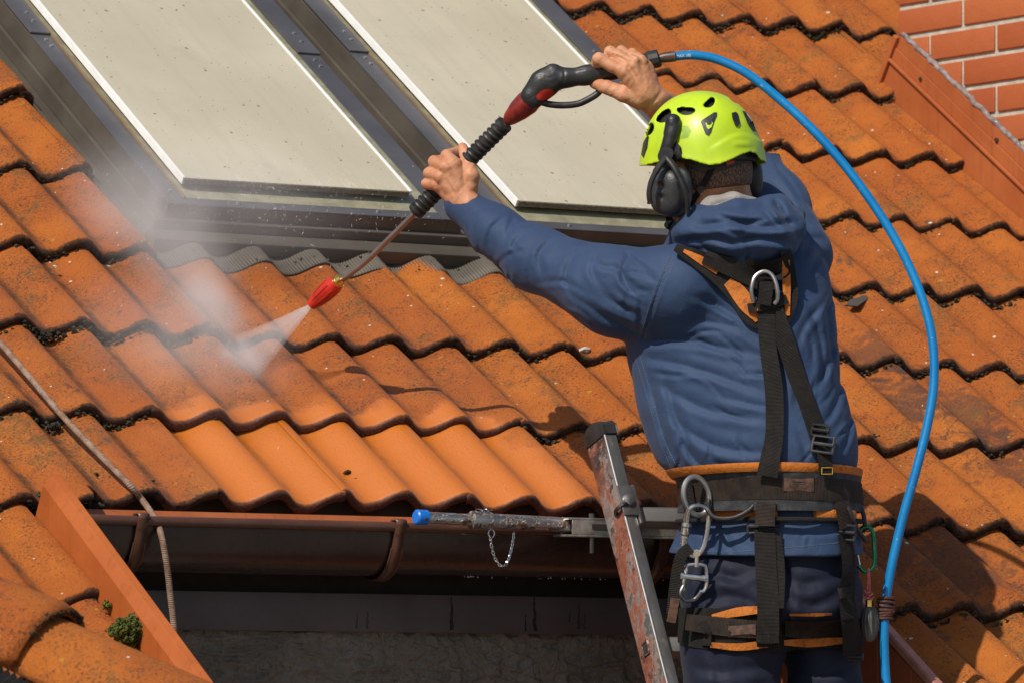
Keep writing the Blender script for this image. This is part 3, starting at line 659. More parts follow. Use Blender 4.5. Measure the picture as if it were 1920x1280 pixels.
# ------------------------------------------------------------ brick chimney
XC = 3.27
chm = empty('brick_chimney', (3.65, 1.4, .9), 'orange brick chimney with pale mortar joints at the top right', 'chimney')
pcol = lambda px, py: on_plane(px, py, (1, 0, 0), XC)
zj = float(pcol(1800, 167.5)[2]); pz = (float(pcol(1800, 53.5)[2]) - zj) / 2
yj = float(pcol(1742, 40)[1]); pyb = yj - float(pcol(1866, 22)[1]); ytop = float(pcol(1684, 60)[1])
core = MB(); YN = .95; core.wbox(XC + .006, XC + .75, YN, ytop, .35, 2.6); core.build('mortar_core', M['mortar'], chm, smooth=False)
bcache = {}
def brick(x0, x1, y0, y1, z0, z1):
    b = MB(); b.wbox(x0, x1, y0, y1, z0, z1); b.build('brick', M['brick'], chm, bevel=.003, ang=60)
jt = .0128
for r in range(-7, 13):
    z0 = zj + r * pz + jt / 2; z1 = zj + (r + 1) * pz - jt / 2
    off = 0 if r % 2 == 1 else pyb / 2
    y = yj + off + 3 * pyb
    while y > YN - .05:
        a, b = max(y - pyb + jt / 2, YN + .001), min(y - jt / 2, ytop - .001)
        if b - a > .02: brick(XC + mr.uniform(-.001, .001), XC + .05, a, b, z0, z1)
        y -= pyb
    x = XC + (.056 if r % 2 else .056)
    if r % 3 == 0 or True:
        while x < XC + .74:
            a, b = x, min(x + (.12 if (x < XC + .06 and r % 2) else .25), XC + .745)
            if b - a > .02: brick(a, b, YN - .004, YN + .045, z0, z1)
            x = b + jt
cf = empty('chimney_flashing', W(XC, 1.7, 0), 'orange folded metal flashing along the foot of the brick chimney', 'flashing')
q = MB(); vF, vN = 2.142, 1.10
q.rbox(XC - .010, XC - .0065, vN, vF, -.075, .060); q.build('lower_sheet', M['orange'], cf, smooth=False)
q = MB(); q.rbox(XC - .021, XC - .0035, vN, vF + .004, .0602, .0685); q.build('fold', M['orange'], cf, smooth=False, bevel=.003)
q = MB(); q.rbox(XC - .012, XC - .0035, vN, vF + .002, .0687, .100); q.rbox(XC - .0095, XC - .003, vN, vF + .002, .1002, .134); q.build('upper_sheet', M['orange'], cf, smooth=False, bevel=.002)
q = MB(); q.rbox(XC - .02, XC - .0035, vF + .001, vF + .02, -.07, .128); q.build('corner_sheet', M['orange'], cf, smooth=False, bevel=.004)
pts = [W(XC - .005 + mr.gauss(0, .0012), v, .139 + mr.gauss(0, .0014)) for v in np.arange(vN, vF + .015, .018)]
q = MB(); q.tube(pts, [.0068 * mr.uniform(.85, 1.15) for _ in pts], 10); q.build('sealant_bead', M['sealant'], cf)
for px, py in ((1727, 149), (1869, 263)):
    p = on_plane(px, py, (1, 0, 0), XC - .012); s = MB(); s.tube([p + np.array([.004, 0, 0]), p - np.array([.004, 0, 0])], .0055, 10); s.build('screw', M['darksteel'], cf)

# ------------------------------------------------------------ hip of the nearer roof, bottom left
hp = empty('near_hip', at(120, 1230, 9.95), 'blurred orange hip ridge of a nearer roof in the bottom left corner', 'hip ridge')
A0, A1 = at(-190, 1108, 10.05), at(420, 1424, 9.75)
ax = (A1 - A0); Lh = np.linalg.norm(ax); ax /= Lh
upv = np.array([0, 0, 1.]) - ax * ax[2]; upv /= np.linalg.norm(upv); sdv = np.cross(ax, upv)
def ridge_tile(s0, s1, r0, r1, lift):
    ns, na = 14, 22; vs = []
    for i in range(ns + 1):
        t = i / ns; s = s0 + (s1 - s0) * t; r = r0 + (r1 - r0) * t
        if t > .9: r -= .006 * ((t - .9) / .1) ** 2
        for k in range(na + 1):
            a = math.radians(-8 + 196 * k / na); e = 1.0 + .10 * abs(math.cos(a)) ** 2
            vs.append(A0 + ax * s + sdv * (math.cos(a) * r * e) + upv * (math.sin(a) * r * .98 + lift * t))
    k = na + 1; Q = np.array([(i * k + j, i * k + j + 1, (i + 1) * k + j + 1, (i + 1) * k + j) for i in range(ns) for j in range(na)])
    o = link('ridge_tile', np_mesh('ridge_tile', np.array(vs), Q), hp, [M['ridge']]); sm = o.modifiers.new('thickness', 'SOLIDIFY'); sm.thickness = .016; sm.offset = 0; sm.use_rim = True
ridge_tile(-.02, .325, .080, .098, .014); ridge_tile(.27, .76, .080, .098, .012)
hm_ = MB()
for _ in range(420):
    a_ = math.radians(mr.uniform(25, 178)); s_ = .325 + mr.uniform(-.012, .004); rr_ = .098 * (1.0 + .10 * math.cos(a_) ** 2) - .002 + mr.uniform(-.008, .004)
    hm_.blob(A0 + ax * s_ + sdv * (math.cos(a_) * rr_) + upv * (math.sin(a_) * rr_ * .98 + .012), mr.uniform(.0014, .0036), jit=.5, rng=mr)
tag(hm_.build('moss_growth', M['moss'], hp, smooth=False), kind='stuff')
def hp_pt(s, side, down): return A0 + ax * s + sdv * side + upv * down
for sgn, nm in ((1, 'a'), (-1, 'b')):
    q = MB(); zz_ = []
    for i in range(120):
        s = -.05 + .85 * i / 119; e = .004 * (1 if i % 2 else -1)
        zz_.append((s, e))
    vs = []
    for s, e in zz_: vs += [hp_pt(s, sgn * (.10 + e * .3), -.012 + e), hp_pt(s, sgn * (.150 + e * .5), -.048 + e)]
    q.add(vs, [(2 * i, 2 * i + 1, 2 * i + 3, 2 * i + 2) for i in range(119)]); q.build('vent_strip', M['rubber'], hp, smooth=False)
hr = np.stack([ax, sdv, upv], 1)
for sgn in (1, -1):
    for k in range(4):
        # tiles of the hip's own slopes, running away under the ridge on both sides
        q = MB(); s0 = -.1 + .26 * k; vs = []; nu, nv = 20, 6
        for i in range(nu + 1):
            for jv_ in range(nv + 1):
                s = s0 + .27 * i / nu; d = .07 + .5 * jv_ / nv
                vs.append(hp_pt(s, sgn * d, -.055 - .62 * (d - .07) + .016 * math.cos(2 * math.pi * (s - s0) / .135)))
        fs = [(i * (nv + 1) + j_, i * (nv + 1) + j_ + 1, (i + 1) * (nv + 1) + j_ + 1, (i + 1) * (nv + 1) + j_) for i in range(nu) for j_ in range(nv)]
        q.add(vs, fs); o = q.build('tile', M['ridge'], hp); sm = o.modifiers.new('thickness', 'SOLIDIFY'); sm.thickness = .02; sm.offset = 0

# ------------------------------------------------------------ signed distance modelling (cloth, skin, helmet)
def surfnet(d, h):
    """surface nets: the zero level of the grid d with spacing h -> vertices, quads"""
    nx, ny, nz = d.shape; s = d < 0
    c = s[:-1, :-1, :-1].astype(np.int8)
    tot = np.zeros((nx - 1, ny - 1, nz - 1), np.int8)
    for a in (0, 1):
        for b in (0, 1):
            for e in (0, 1): tot += s[a:nx - 1 + a, b:ny - 1 + b, e:nz - 1 + e]
    act = (tot > 0) & (tot < 8); idx = np.argwhere(act); I, J, K = idx.T
    vid = np.full(act.shape, -1, np.int32); vid[I, J, K] = np.arange(len(I))
    acc = np.zeros((len(I), 3)); cnt = np.zeros(len(I))
    cor = [(a, b, e) for a in (0, 1) for b in (0, 1) for e in (0, 1)]
    val = {q: d[I + q[0], J + q[1], K + q[2]].astype(float) for q in cor}
    for p in cor:
        for axx in range(3):
            if p[axx]: continue
            q = list(p); q[axx] = 1; q = tuple(q); A, Bv = val[p], val[q]; cr = (A < 0) != (Bv < 0)
            t = np.where(cr, A / np.where(cr, A - Bv, 1), 0)
            pt = np.array(p, float)[None] + np.zeros((len(I), 1)); pt[:, axx] += t
            acc[cr] += pt[cr]; cnt[cr] += 1
    V = (idx + acc / cnt[:, None]) * h
    Q = []
    for axx in range(3):
        o1, o2 = [x for x in range(3) if x != axx]
        sl0 = [slice(1, -1)] * 3; sl1 = [slice(1, -1)] * 3
        sl0[axx] = slice(0, -1); sl1[axx] = slice(1, None)
        A = s[tuple(sl0)]; Bs = s[tuple(sl1)]; e = np.argwhere(A != Bs); 
        if len(e) == 0: continue
        flip = A[tuple(e.T)]
        base = e.copy(); base[:, o1] += 1; base[:, o2] += 1
        def cell(d1, d2):
            q = base.copy(); q[:, o1] += d1; q[:, o2] += d2; return vid[q[:, 0], q[:, 1], q[:, 2]]
        quad = np.stack([cell(-1, -1), cell(0, -1), cell(0, 0), cell(-1, 0)], 1)
        f = flip if axx != 1 else ~flip
        quad[~f] = quad[~f][:, ::-1]; Q.append(quad)
    Q = np.concatenate(Q); Q = Q[(Q >= 0).all(1)]; return V, Q

class SDF:
    """distance field on a grid in camera space; blobs are added in place, each only near itself"""
    def __init__(s, lo, hi, h):
        s.lo, s.h = np.asarray(lo, float), h; s.n = np.ceil((np.asarray(hi) - s.lo) / h).astype(int) + 1
        s.ax = [np.float32(s.lo[i]) + np.float32(h) * np.arange(s.n[i], dtype=np.float32) for i in range(3)]
        s.d = np.full(s.n, .2, np.float32)
    def sl(s, lo, hi):
        a = np.clip(np.floor((np.asarray(lo) - s.lo) / s.h).astype(int), 0, s.n - 1); b = np.clip(np.ceil((np.asarray(hi) - s.lo) / s.h).astype(int) + 1, 1, s.n)
        if (b <= a).any(): return None
        sl = tuple(slice(x, y) for x, y in zip(a, b))
        return sl, s.ax[0][sl[0]][:, None, None], s.ax[1][sl[1]][None, :, None], s.ax[2][sl[2]][None, None, :]
    def mix(s, sl, p, k, sub=False):
        d = s.d[sl]
        if sub:
            p = -p
            if k > 0: h = np.clip(.5 + .5 * (p - d) / k, 0, 1); s.d[sl] = d + (p - d) * h + k * h * (1 - h)
            else: s.d[sl] = np.maximum(d, p)
        elif k > 0: h = np.clip(.5 + .5 * (d - p) / k, 0, 1); s.d[sl] = d + (p - d) * h - k * h * (1 - h)
        else: s.d[sl] = np.minimum(d, p)
    def cone(s, a, b, r1, r2, k=.02, sub=False, flat=None):
        a, b = np.asarray(a, float), np.asarray(b, float); m = max(r1, r2) + k * 2 + .03
        q = s.sl(np.minimum(a, b) - m, np.maximum(a, b) + m)
        if q is None: return
        sl, X, Y, Z = q; ba = b - a; l2 = max(float(ba @ ba), 1e-9)
        px, py, pz = X - a[0], Y - a[1], Z - a[2]
        t = np.clip((px * ba[0] + py * ba[1] + pz * ba[2]) / l2, 0, 1)
        dx, dy, dz = px - t * ba[0], py - t * ba[1], pz - t * ba[2]
        if flat is not None:                       # flat=(direction, factor): squash across that direction
            n, fk = np.asarray(flat[0], float), flat[1]; n = n / np.linalg.norm(n); w = (dx * n[0] + dy * n[1] + dz * n[2]) * (1 / fk - 1); dx = dx + w * n[0]; dy = dy + w * n[1]; dz = dz + w * n[2]
        s.mix(sl, np.sqrt(dx * dx + dy * dy + dz * dz) - (r1 + (r2 - r1) * t), k, sub)
    def chain(s, pts, rs, k=.02, **kw):
        for i in range(len(pts) - 1): s.cone(pts[i], pts[i + 1], rs[i], rs[i + 1], k, **kw)
    def ell(s, c, r, A=None, k=.02, sub=False, p=2.0):
        c, r = np.asarray(c, float), np.asarray(r, float); m = r.max() + 2 * k + .03
        q = s.sl(c - m, c + m)
        if q is None: return
        sl, X, Y, Z = q; A = np.eye(3) if A is None else np.asarray(A)
        D = [X - c[0], Y - c[1], Z - c[2]]; L = [sum(A[i][j] * D[j] for j in range(3)) / r[i] for i in range(3)]
        if p == 2: nr = np.sqrt(sum(l * l for l in L)); g = np.sqrt(sum((l / r[i]) ** 2 for i, l in enumerate(L))); dd = nr * (nr - 1) / np.maximum(g, 1e-6)
        else: nr = sum(np.abs(l) ** p for l in L) ** (1 / p); dd = (nr - 1) * r.min()
        s.mix(sl, dd, k, sub)
    def stack(s, secs, rot, k=.03, p=2.4, ym=None):
        """secs: (y, xc, zc, half width seen, half depth) from top to bottom; elliptic sections turned by rot about the vertical"""
        secs = np.array(secs, float); ys = secs[:, 0]; y0, y1 = ys[0], ys[-1]
        lo = np.array([(secs[:, 1] - secs[:, 3]).min() - .06, y0 - .08, (secs[:, 2] - .3).min()]); hi = np.array([(secs[:, 1] + secs[:, 3]).max() + .06, y1 + .08, (secs[:, 2] + .3).max()])
        sl, X, Y, Z = s.sl(lo, hi); yc = np.clip(Y.ravel(), y0, y1)
        def itp(col):                              # smooth interpolation down the body
            xs, v = ys, secs[:, col]; m = np.gradient(v, xs); i = np.clip(np.searchsorted(xs, yc) - 1, 0, len(xs) - 2)
            hh = xs[i + 1] - xs[i]; t = (yc - xs[i]) / hh
            return (v[i] * (2 * t ** 3 - 3 * t ** 2 + 1) + hh * m[i] * (t ** 3 - 2 * t ** 2 + t) + v[i + 1] * (3 * t ** 2 - 2 * t ** 3) + hh * m[i + 1] * (t ** 3 - t ** 2)).astype(np.float32)[None, :, None]
        xc, zc, hw, hd = itp(1), itp(2), itp(3), itp(4); cr, sr = math.cos(rot), math.sin(rot)
        a = np.sqrt(np.maximum(hw ** 2 - (hd * sr) ** 2, 1e-5)) / cr
        x, z = X - xc, Z - zc; l = np.abs((x * cr + z * sr) / a); m = np.abs((-x * sr + z * cr) / hd)
        d = ((l ** p + m ** p) ** (1 / p) - 1) * np.minimum(a, hd)
        dy = np.maximum(np.maximum(y0 - Y, Y - y1), 0); d = np.where(dy > 0, np.sqrt(np.maximum(d, 0) ** 2 + dy ** 2), d)
        s.mix(sl, d.astype(np.float32), k)
    def relief(s, D, z0=None, soft=.02):
        """move the surface outward by the map D(x, y), fading out behind depth z0(x, y)"""
        w = 1.0 if z0 is None else np.clip((z0 + soft - s.ax[2][None, None, :]) / soft, 0, 1)
        s.d -= (D[:, :, None] * w).astype(np.float32)
    def px(s):
        """photo pixel coordinates of the grid's x and y lines, at the grid's middle depth"""
        zc = (s.ax[2][0] + s.ax[2][-1]) / 2; return s.ax[0] / zc * F + 960, s.ax[1] / zc * F + 640
    def mesh(s, relax=1):
        V, Q = surfnet(s.d, s.h); V = V + s.lo
        for _ in range(relax):
            acc = np.zeros_like(V); cnt = np.zeros(len(V))
            for i in range(4):
                for j in ((i + 1) % 4, (i + 3) % 4): np.add.at(acc, Q[:, i], V[Q[:, j]]); np.add.at(cnt, Q[:, i], 1)
            V = V * .45 + .55 * acc / np.maximum(cnt, 1)[:, None]
        return c2w(V), Q
def strokes(PX, PY, lst):
    """fold map: lst of (points, width px, amplitude in metres[, one sided]); a groove between two soft ridges"""
    D = np.zeros((len(PX), len(PY)))
    for st_ in lst:
        pts, w, amp = st_[:3]; one = len(st_) > 3 and st_[3]
        P = np.array(smooth_path(pts, 6)); n = len(P)
        lo, hi = P.min(0) - 4 * w, P.max(0) + 4 * w
        ix = np.where((PX > lo[0]) & (PX < hi[0]))[0]; iy = np.where((PY > lo[1]) & (PY < hi[1]))[0]
        if len(ix) == 0 or len(iy) == 0: continue
        X, Y = np.meshgrid(PX[ix], PY[iy], indexing='ij'); best = np.full(X.shape, 1e9); sg = np.zeros(X.shape); tt = np.zeros(X.shape)
        for i in range(n - 1):
            d = P[i + 1] - P[i]; L2 = d @ d + 1e-9; tr = ((X - P[i, 0]) * d[0] + (Y - P[i, 1]) * d[1]) / L2; t = np.clip(tr, 0, 1)
            ex, ey = X - P[i, 0] - t * d[0], Y - P[i, 1] - t * d[1]; q = np.hypot(ex, ey); m = q < best
            best[m] = q[m]; sg[m] = np.sign(d[0] * ey - d[1] * ex)[m]; tt[m] = ((i + t) / (n - 1))[m]
        u = best / w * sg; tap = np.sin(np.pi * np.clip(tt, 0.02, .98)) ** .7
        if one: prof = np.where(u > 0, np.exp(-(u / 2.2) ** 2), np.exp(-(u / .55) ** 2)) - .0
        else: prof = -np.exp(-1.3 * np.abs(u) ** 1.25) + .75 * np.exp(-((u - 1.5) / .9) ** 2) + .45 * np.exp(-((u + 1.8) / 1.2) ** 2)
        D[np.ix_(ix, iy)] += amp * tap * prof
    return D
def aniso(PX, PY, ang, sl_, sc, seed):
    """smooth noise stretched along ang (photo degrees), lengths in px"""
    nx, ny = len(PX), len(PY); st_ = abs(PX[1] - PX[0]); r = np.random.default_rng(seed).normal(size=(nx, ny))
    fx = np.fft.fftfreq(nx)[:, None] / st_; fy = np.fft.fftfreq(ny)[None] / st_; c, s_ = math.cos(math.radians(ang)), math.sin(math.radians(ang))
    a, b = fx * c + fy * s_, -fx * s_ + fy * c; z = np.fft.ifft2(np.fft.fft2(r) * np.exp(-2 * np.pi ** 2 * ((a * sl_) ** 2 + (b * sc) ** 2))).real; return z / z.std()
def rpx(r, d): return r * d / F
def box_of(pts, pad): 
    P = np.array(pts); return P.min(0) - pad, P.max(0) + pad

# ------------------------------------------------------------ the person
man = empty('person', c2w(cc(1440, 1010, 11.6)), 'worker in blue jacket, lime helmet and harness aiming the lance at the tiles', 'person')
ROT = -math.radians(26)
def sec(y, xl, xr, zc, hd): 
    k = zc / F; return (((y - 640) * k), ((xl + xr) / 2 - 960) * k, zc, (xr - xl) / 2 * k, hd)
# --- jacket
J = SDF(cc(815, 270, 11.38) - [0, 0, 0], [cc(1640, 640, 11.7)[0], cc(0, 1062, 11.7)[1], 12.06], .0034)
J.stack([sec(432, 1308, 1490, 11.70, .075), sec(462, 1262, 1522, 11.69, .105), sec(500, 1222, 1545, 11.68, .125), sec(560, 1190, 1556, 11.67, .14), sec(640, 1176, 1564, 11.66, .147), sec(720, 1190, 1576, 11.645, .15),
         sec(790, 1208, 1594, 11.63, .153), sec(840, 1222, 1604, 11.62, .153), sec(876, 1246, 1601, 11.615, .147), sec(905, 1284, 1590, 11.61, .128), sec(930, 1296, 1598, 11.61, .126), sec(970, 1284, 1603, 11.61, .132), sec(1005, 1270, 1611, 11.61, .140), sec(1036, 1256, 1616, 11.61, .146)], ROT, k=.01, p=2.25)
LS = [(1272, 540, 11.58, 84), (1150, 546, 11.66, 78), (1008, 486, 11.79, 56), (930, 434, 11.855, 44), (866, 386, 11.905, 33)]
J.chain([cc(*p[:3]) for p in LS], [rpx(p[3], p[2]) for p in LS], k=.035)
RS = [(1490, 478, 11.74, 72), (1452, 384, 11.85, 60), (1402, 300, 11.955, 52), (1330, 250, 11.92, 44), (1268, 212, 11.87, 37)]
J.chain([cc(*p[:3]) for p in RS], [rpx(p[3], p[2]) for p in RS], k=.035)
PX, PY = J.px()
G = 1.0
fold = [  # folds of the back, drawn where the photograph shows them
    ([(1195, 640), (1290, 640), (1430, 668)], 13, .007), ([(1200, 668), (1300, 690), (1432, 735)], 13, .007), ([(1225, 715), (1320, 765), (1438, 785)], 14, .006), ([(1240, 770), (1330, 830), (1440, 845)], 15, .006),
    ([(1290, 555), (1350, 580), (1425, 640)], 12, .006), ([(1300, 600), (1370, 615), (1430, 652)], 10, .005), ([(1240, 690), (1265, 780), (1300, 860)], 13, .006), ([(1260, 800), (1290, 850), (1330, 885)], 11, .006),
    ([(1215, 700), (1232, 780), (1255, 850)], 10, .005), ([(1320, 860), (1380, 872), (1440, 862)], 10, .005), ([(1370, 700), (1420, 700), (1440, 705)], 8, .004), ([(1340, 740), (1400, 755), (1440, 760)], 9, .004),
    ([(1500, 560), (1530, 640), (1535, 720)], 12, .006), ([(1545, 560), (1548, 640), (1570, 730)], 12, .006), ([(1480, 660), (1500, 610), (1545, 560)], 11, .005), ([(1510, 740), (1535, 700), (1560, 640)], 11, .006),
    ([(1520, 800), (1550, 770), (1575, 700)], 11, .005), ([(1560, 860), (1580, 810), (1590, 760)], 11, .005), ([(1480, 800), (1495, 830), (1500, 870)], 12, .005), ([(1470, 640), (1485, 700), (1480, 760)], 10, .004),
    # sleeve seam and shoulder
    ([(1258, 478), (1232, 540), (1210, 610), (1200, 642)], 3, .004), ([(1180, 470), (1165, 520), (1190, 560)], 10, .005), ([(1120, 470), (1110, 515), (1150, 560)], 11, .006), ([(1080, 470), (1060, 520), (1080, 570)], 11, .006),
    ([(1205, 628), (1140, 600), (1080, 560)], 12, .006), ([(1200, 595), (1150, 570), (1105, 530)], 11, .006), ([(1220, 560), (1180, 535), (1140, 490)], 11, .005), ([(1225, 520), (1190, 495), (1165, 470)], 9, .004),
    ([(1035, 450), (1010, 480), (1020, 530)], 10, .005), ([(1000, 425), (965, 455), (960, 490)], 9, .004), ([(945, 405), (920, 430), (915, 465)], 8, .004), ([(905, 385), (885, 405), (880, 430)], 7, .003), ([(985, 470), (950, 480), (930, 500)], 8, .003),
    ([(1010, 530), (1060, 530), (1100, 555)], 9, .004),
    # right arm
    ([(1440, 330), (1480, 370), (1500, 400)], 9, .005), ([(1455, 300), (1490, 350), (1530, 420)], 8, .004), ([(1500, 480), (1520, 450), (1545, 450)], 10, .005), ([(1505, 520), (1535, 480), (1555, 500)], 11, .005),
    # the tail of the jacket under the belt
    ([(1300, 985), (1330, 1010), (1330, 1035)], 10, .005), ([(1360, 980), (1355, 1005), (1370, 1032)], 9, .004), ([(1480, 985), (1530, 990), (1570, 985)], 9, .004), ([(1400, 1000), (1420, 1000), (1430, 1030)], 8, .004)]
cr_ = random.Random(21)
def creases(n, x0, x1, y0, y1, ang, da, L, w, amp):
    out = []
    for _ in range(n):
        x, y, a, l = cr_.uniform(x0, x1), cr_.uniform(y0, y1), math.radians(cr_.gauss(ang, da)), L * cr_.uniform(.6, 1.3); bx_, by_ = math.cos(a) * l / 2, math.sin(a) * l / 2; k = cr_.uniform(-.22, .22)
        out.append(([(x - bx_, y - by_), (x - by_ * k, y + bx_ * k), (x + bx_, y + by_)], w * cr_.uniform(.7, 1.3), amp * cr_.uniform(.6, 1.3)))
    return out
fold = [(p_, w_ * (.68 if w_ > 4 else 1), a_ * (.65 if p_[0][0] > 1470 and p_[0][1] > 450 else .88)) for p_, w_, a_ in fold]
D = strokes(PX, PY, fold) + .8 * strokes(PX, PY, creases(10, 1240, 1420, 820, 880, 75, 18, 46, 5, .0032) + creases(9, 1080, 1220, 480, 620, 35, 22, 60, 5, .0035) + creases(10, 900, 1030, 390, 520, 70, 25, 46, 4.5, .0032) + creases(9, 1250, 1420, 600, 800, 22, 14, 80, 5, .003) + creases(7, 1500, 1590, 560, 850, 110, 15, 70, 5, .0032) + creases(5, 1440, 1530, 300, 460, 50, 20, 45, 5, .003) + creases(6, 1270, 1600, 985, 1030, 80, 20, 30, 4, .0025))
XX, YY = np.meshgrid(PX, PY, indexing='ij')
D += .0016 * aniso(PX, PY, 15, 60, 22, 1) * np.exp(-((XX - 1330) / 190) ** 2) + .0010 * aniso(PX, PY, 108, 60, 20, 2) * np.exp(-((XX - 1560) / 80) ** 2) + .0012 * aniso(PX, PY, 60, 30, 16, 3) * np.clip((1230 - XX) / 90, 0, 1) + .0004 * aniso(PX, PY, 30, 12, 9, 4)
# hem: hollow the bottom so it hangs open
J.relief(D, None)
hem = cc(1436, 1045, 11.61)
Vj, Qj = J.mesh(1)
jk = link('jacket', np_mesh('jacket', Vj, Qj), man, [M['jacket']])
# --- hood lying on the shoulders
H = SDF(cc(1225, 345, 11.38), [cc(1530, 0, 11.6)[0], cc(0, 525, 11.6)[1], 11.76], .0032)
def hc(pts, k=.02, **kw): H.chain([cc(p[0], p[1], p[2]) for p in pts], [rpx(p[3], p[2]) for p in pts], k=k, **kw)
hc([(1258, 462, 11.60, 14), (1300, 432, 11.555, 30), (1370, 438, 11.515, 44), (1440, 440, 11.515, 46), (1478, 430, 11.55, 30), (1492, 405, 11.60, 16)])
hc([(1320, 412, 11.56, 24), (1390, 404, 11.54, 28), (1452, 392, 11.56, 25), (1462, 380, 11.575, 14)], .025)
hc([(1330, 470, 11.545, 22), (1400, 478, 11.52, 24), (1470, 462, 11.535, 20)], .02)
hc([(1300, 440, 11.62, 40), (1470, 430, 11.64, 40)], .03)
PX, PY = H.px(); XX, YY = np.meshgrid(PX, PY, indexing='ij')
D = strokes(PX, PY, [([(1290, 432), (1350, 420), (1430, 428), (1490, 420)], 9, .011), ([(1262, 455), (1320, 448), (1380, 462)], 8, .009), ([(1370, 455), (1420, 448), (1480, 458)], 8, .009), ([(1450, 372), (1462, 400), (1488, 440)], 8, .009), ([(1330, 400), (1390, 420), (1440, 410)], 7, .007), ([(1300, 450), (1345, 478), (1390, 490)], 7, .007), ([(1420, 395), (1440, 410), (1455, 430)], 6, .006), ([(1395, 465), (1400, 480), (1398, 498)], 4, .004), ([(1340, 425), (1375, 440), (1400, 436)], 6, .005)])
D += .0022 * aniso(PX, PY, 5, 26, 9, 6) + .0015 * aniso(PX, PY, 40, 12, 8, 7)
H.relief(D); Vh, Qh = H.mesh(1)
hood = link('hood', np_mesh('hood', Vh, Qh), jk, [M['jacket']])
def seam(path, parent, mat, r_=.0008, off=.0004, gap=5.0):
    bv = bvh_seam; P = np.array(smooth_path(path, 14)); L = np.concatenate([[0], np.cumsum(np.hypot(*np.diff(P, axis=0).T))]); q = MB(); m = 0.0
    while m + gap * .6 < L[-1]:
        seg = []
        for t in (m, m + gap * .6):
            x, y = np.interp(t, L, P[:, 0]), np.interp(t, L, P[:, 1]); d = Vector(ray(x, y)); l_ = d.length; h = bv.ray_cast(Vector(CAM), d / l_)
            if h[0] is not None: seg.append(at(x, y, h[3] / l_ - off))
        if len(seg) == 2 and np.linalg.norm(seg[0] - seg[1]) < .02: q.tube(seg, r_, 5)
        m += gap
    o = q.build('stitching', mat, parent); tag(o, kind='stuff')
bvh_seam = BVHTree.FromPolygons(Vj.tolist(), Qj.tolist())
THREAD = simple('blue_thread', (.10, .12, .16), .8)
seam([(1254, 482), (1229, 540), (1207, 610), (1198, 640)], jk, THREAD); seam([(1262, 484), (1237, 540), (1215, 612), (1206, 645)], jk, THREAD)
seam([(1198, 660), (1222, 740), (1244, 820), (1268, 872)], jk, THREAD); seam([(1190, 664), (1214, 744), (1236, 824), (1260, 880)], jk, THREAD); seam([(1262, 1026), (1340, 1034), (1430, 1030), (1520, 1022), (1600, 1014)], jk, THREAD)
# --- trousers
T = SDF(cc(1225, 985, 11.2), [cc(1680, 0, 11.7)[0], cc(0, 1500, 11.6)[1], 11.9], .0052)
T.stack([sec(990, 1296, 1600, 11.615, .122), sec(1040, 1284, 1606, 11.615, .133), sec(1090, 1280, 1610, 11.61, .138), sec(1130, 1284, 1611, 11.60, .132), sec(1160, 1292, 1608, 11.60, .115)], ROT, k=.02)
LL = [(1376, 1110, 11.575, 92), (1374, 1210, 11.56, 92), (1374, 1300, 11.545, 88), (1380, 1400, 11.52, 72), (1384, 1520, 11.47, 62)]
RL = [(1538, 1100, 11.64, 74), (1543, 1210, 11.63, 70), (1546, 1300, 11.61, 68), (1548, 1400, 11.57, 62), (1546, 1520, 11.53, 56)]
for L_ in (LL, RL): T.chain([cc(*p[:3]) for p in L_], [rpx(p[3], p[2]) for p in L_], k=.02)
T.cone(cc(1476, 1200, 11.46), cc(1476, 1330, 11.42), .010, .03, k=.02, sub=True)
PX, PY = T.px(); XX, YY = np.meshgrid(PX, PY, indexing='ij')
D = strokes(PX, PY, [([(1290, 1090), (1350, 1075), (1420, 1100)], 12, .007), ([(1310, 1130), (1370, 1115), (1425, 1130)], 11, .006), ([(1340, 1060), (1370, 1080), (1420, 1060)], 10, .005), ([(1460, 1060), (1500, 1090), (1570, 1070)], 13, .006), ([(1470, 1110), (1520, 1130), (1575, 1105)], 12, .006), ([(1462, 1040), (1476, 1110), (1474, 1190)], 8, .007), ([(1490, 1050), (1530, 1060), (1560, 1045)], 9, .004),
    ([(1290, 1240), (1350, 1255), (1460, 1240)], 12, .006), ([(1300, 1290), (1380, 1275), (1465, 1290)], 12, .006), ([(1490, 1245), (1550, 1260), (1605, 1245)], 11, .005), ([(1485, 1290), (1545, 1280), (1600, 1295)], 11, .005), ([(1330, 1215), (1345, 1260), (1335, 1320)], 10, .004), ([(1300, 1040), (1310, 1070), (1300, 1110)], 9, .004)])
D += .002 * aniso(PX, PY, 10, 34, 13, 21) + .0012 * aniso(PX, PY, 70, 16, 11, 22)
T.relief(D)
Vt, Qt = T.mesh(1); tr = link('trousers', np_mesh('trousers', Vt, Qt), man, [M['trouser']])
# lower trouser legs and boots, standing on a rung of the ladder below the picture
lt = MB(); feet = []
for L_, xo in ((LL, 0), (RL, 1)):
    p0 = c2w(cc(*L_[-1][:3])); ank = np.array([p0[0] + .02, -.74, -.93]); mid = (p0 + ank) / 2 + np.array([0, .04, 0])
    P = smooth_path([p0 + (p0 - mid) * .08, p0, mid, ank], 6); lt.tube(P, list(np.linspace(.062, .060, len(P))), 20); feet.append(ank)
lt.build('trouser_leg', M['trouser'], tr)
for ank in feet:
    b = SDF(w2c(ank) - .24, w2c(ank) + .24, .006)
    P = [w2c(ank + np.array(q)) for q in ((0, 0, .06), (0, .0, -.03), (0, .05, -.055), (0, .16, -.06))]
    b.chain(P, [.052, .05, .047, .04], k=.03); Vb, Qb = b.mesh(2); link('boot', np_mesh('boot', Vb, Qb), man, [M['boot']])

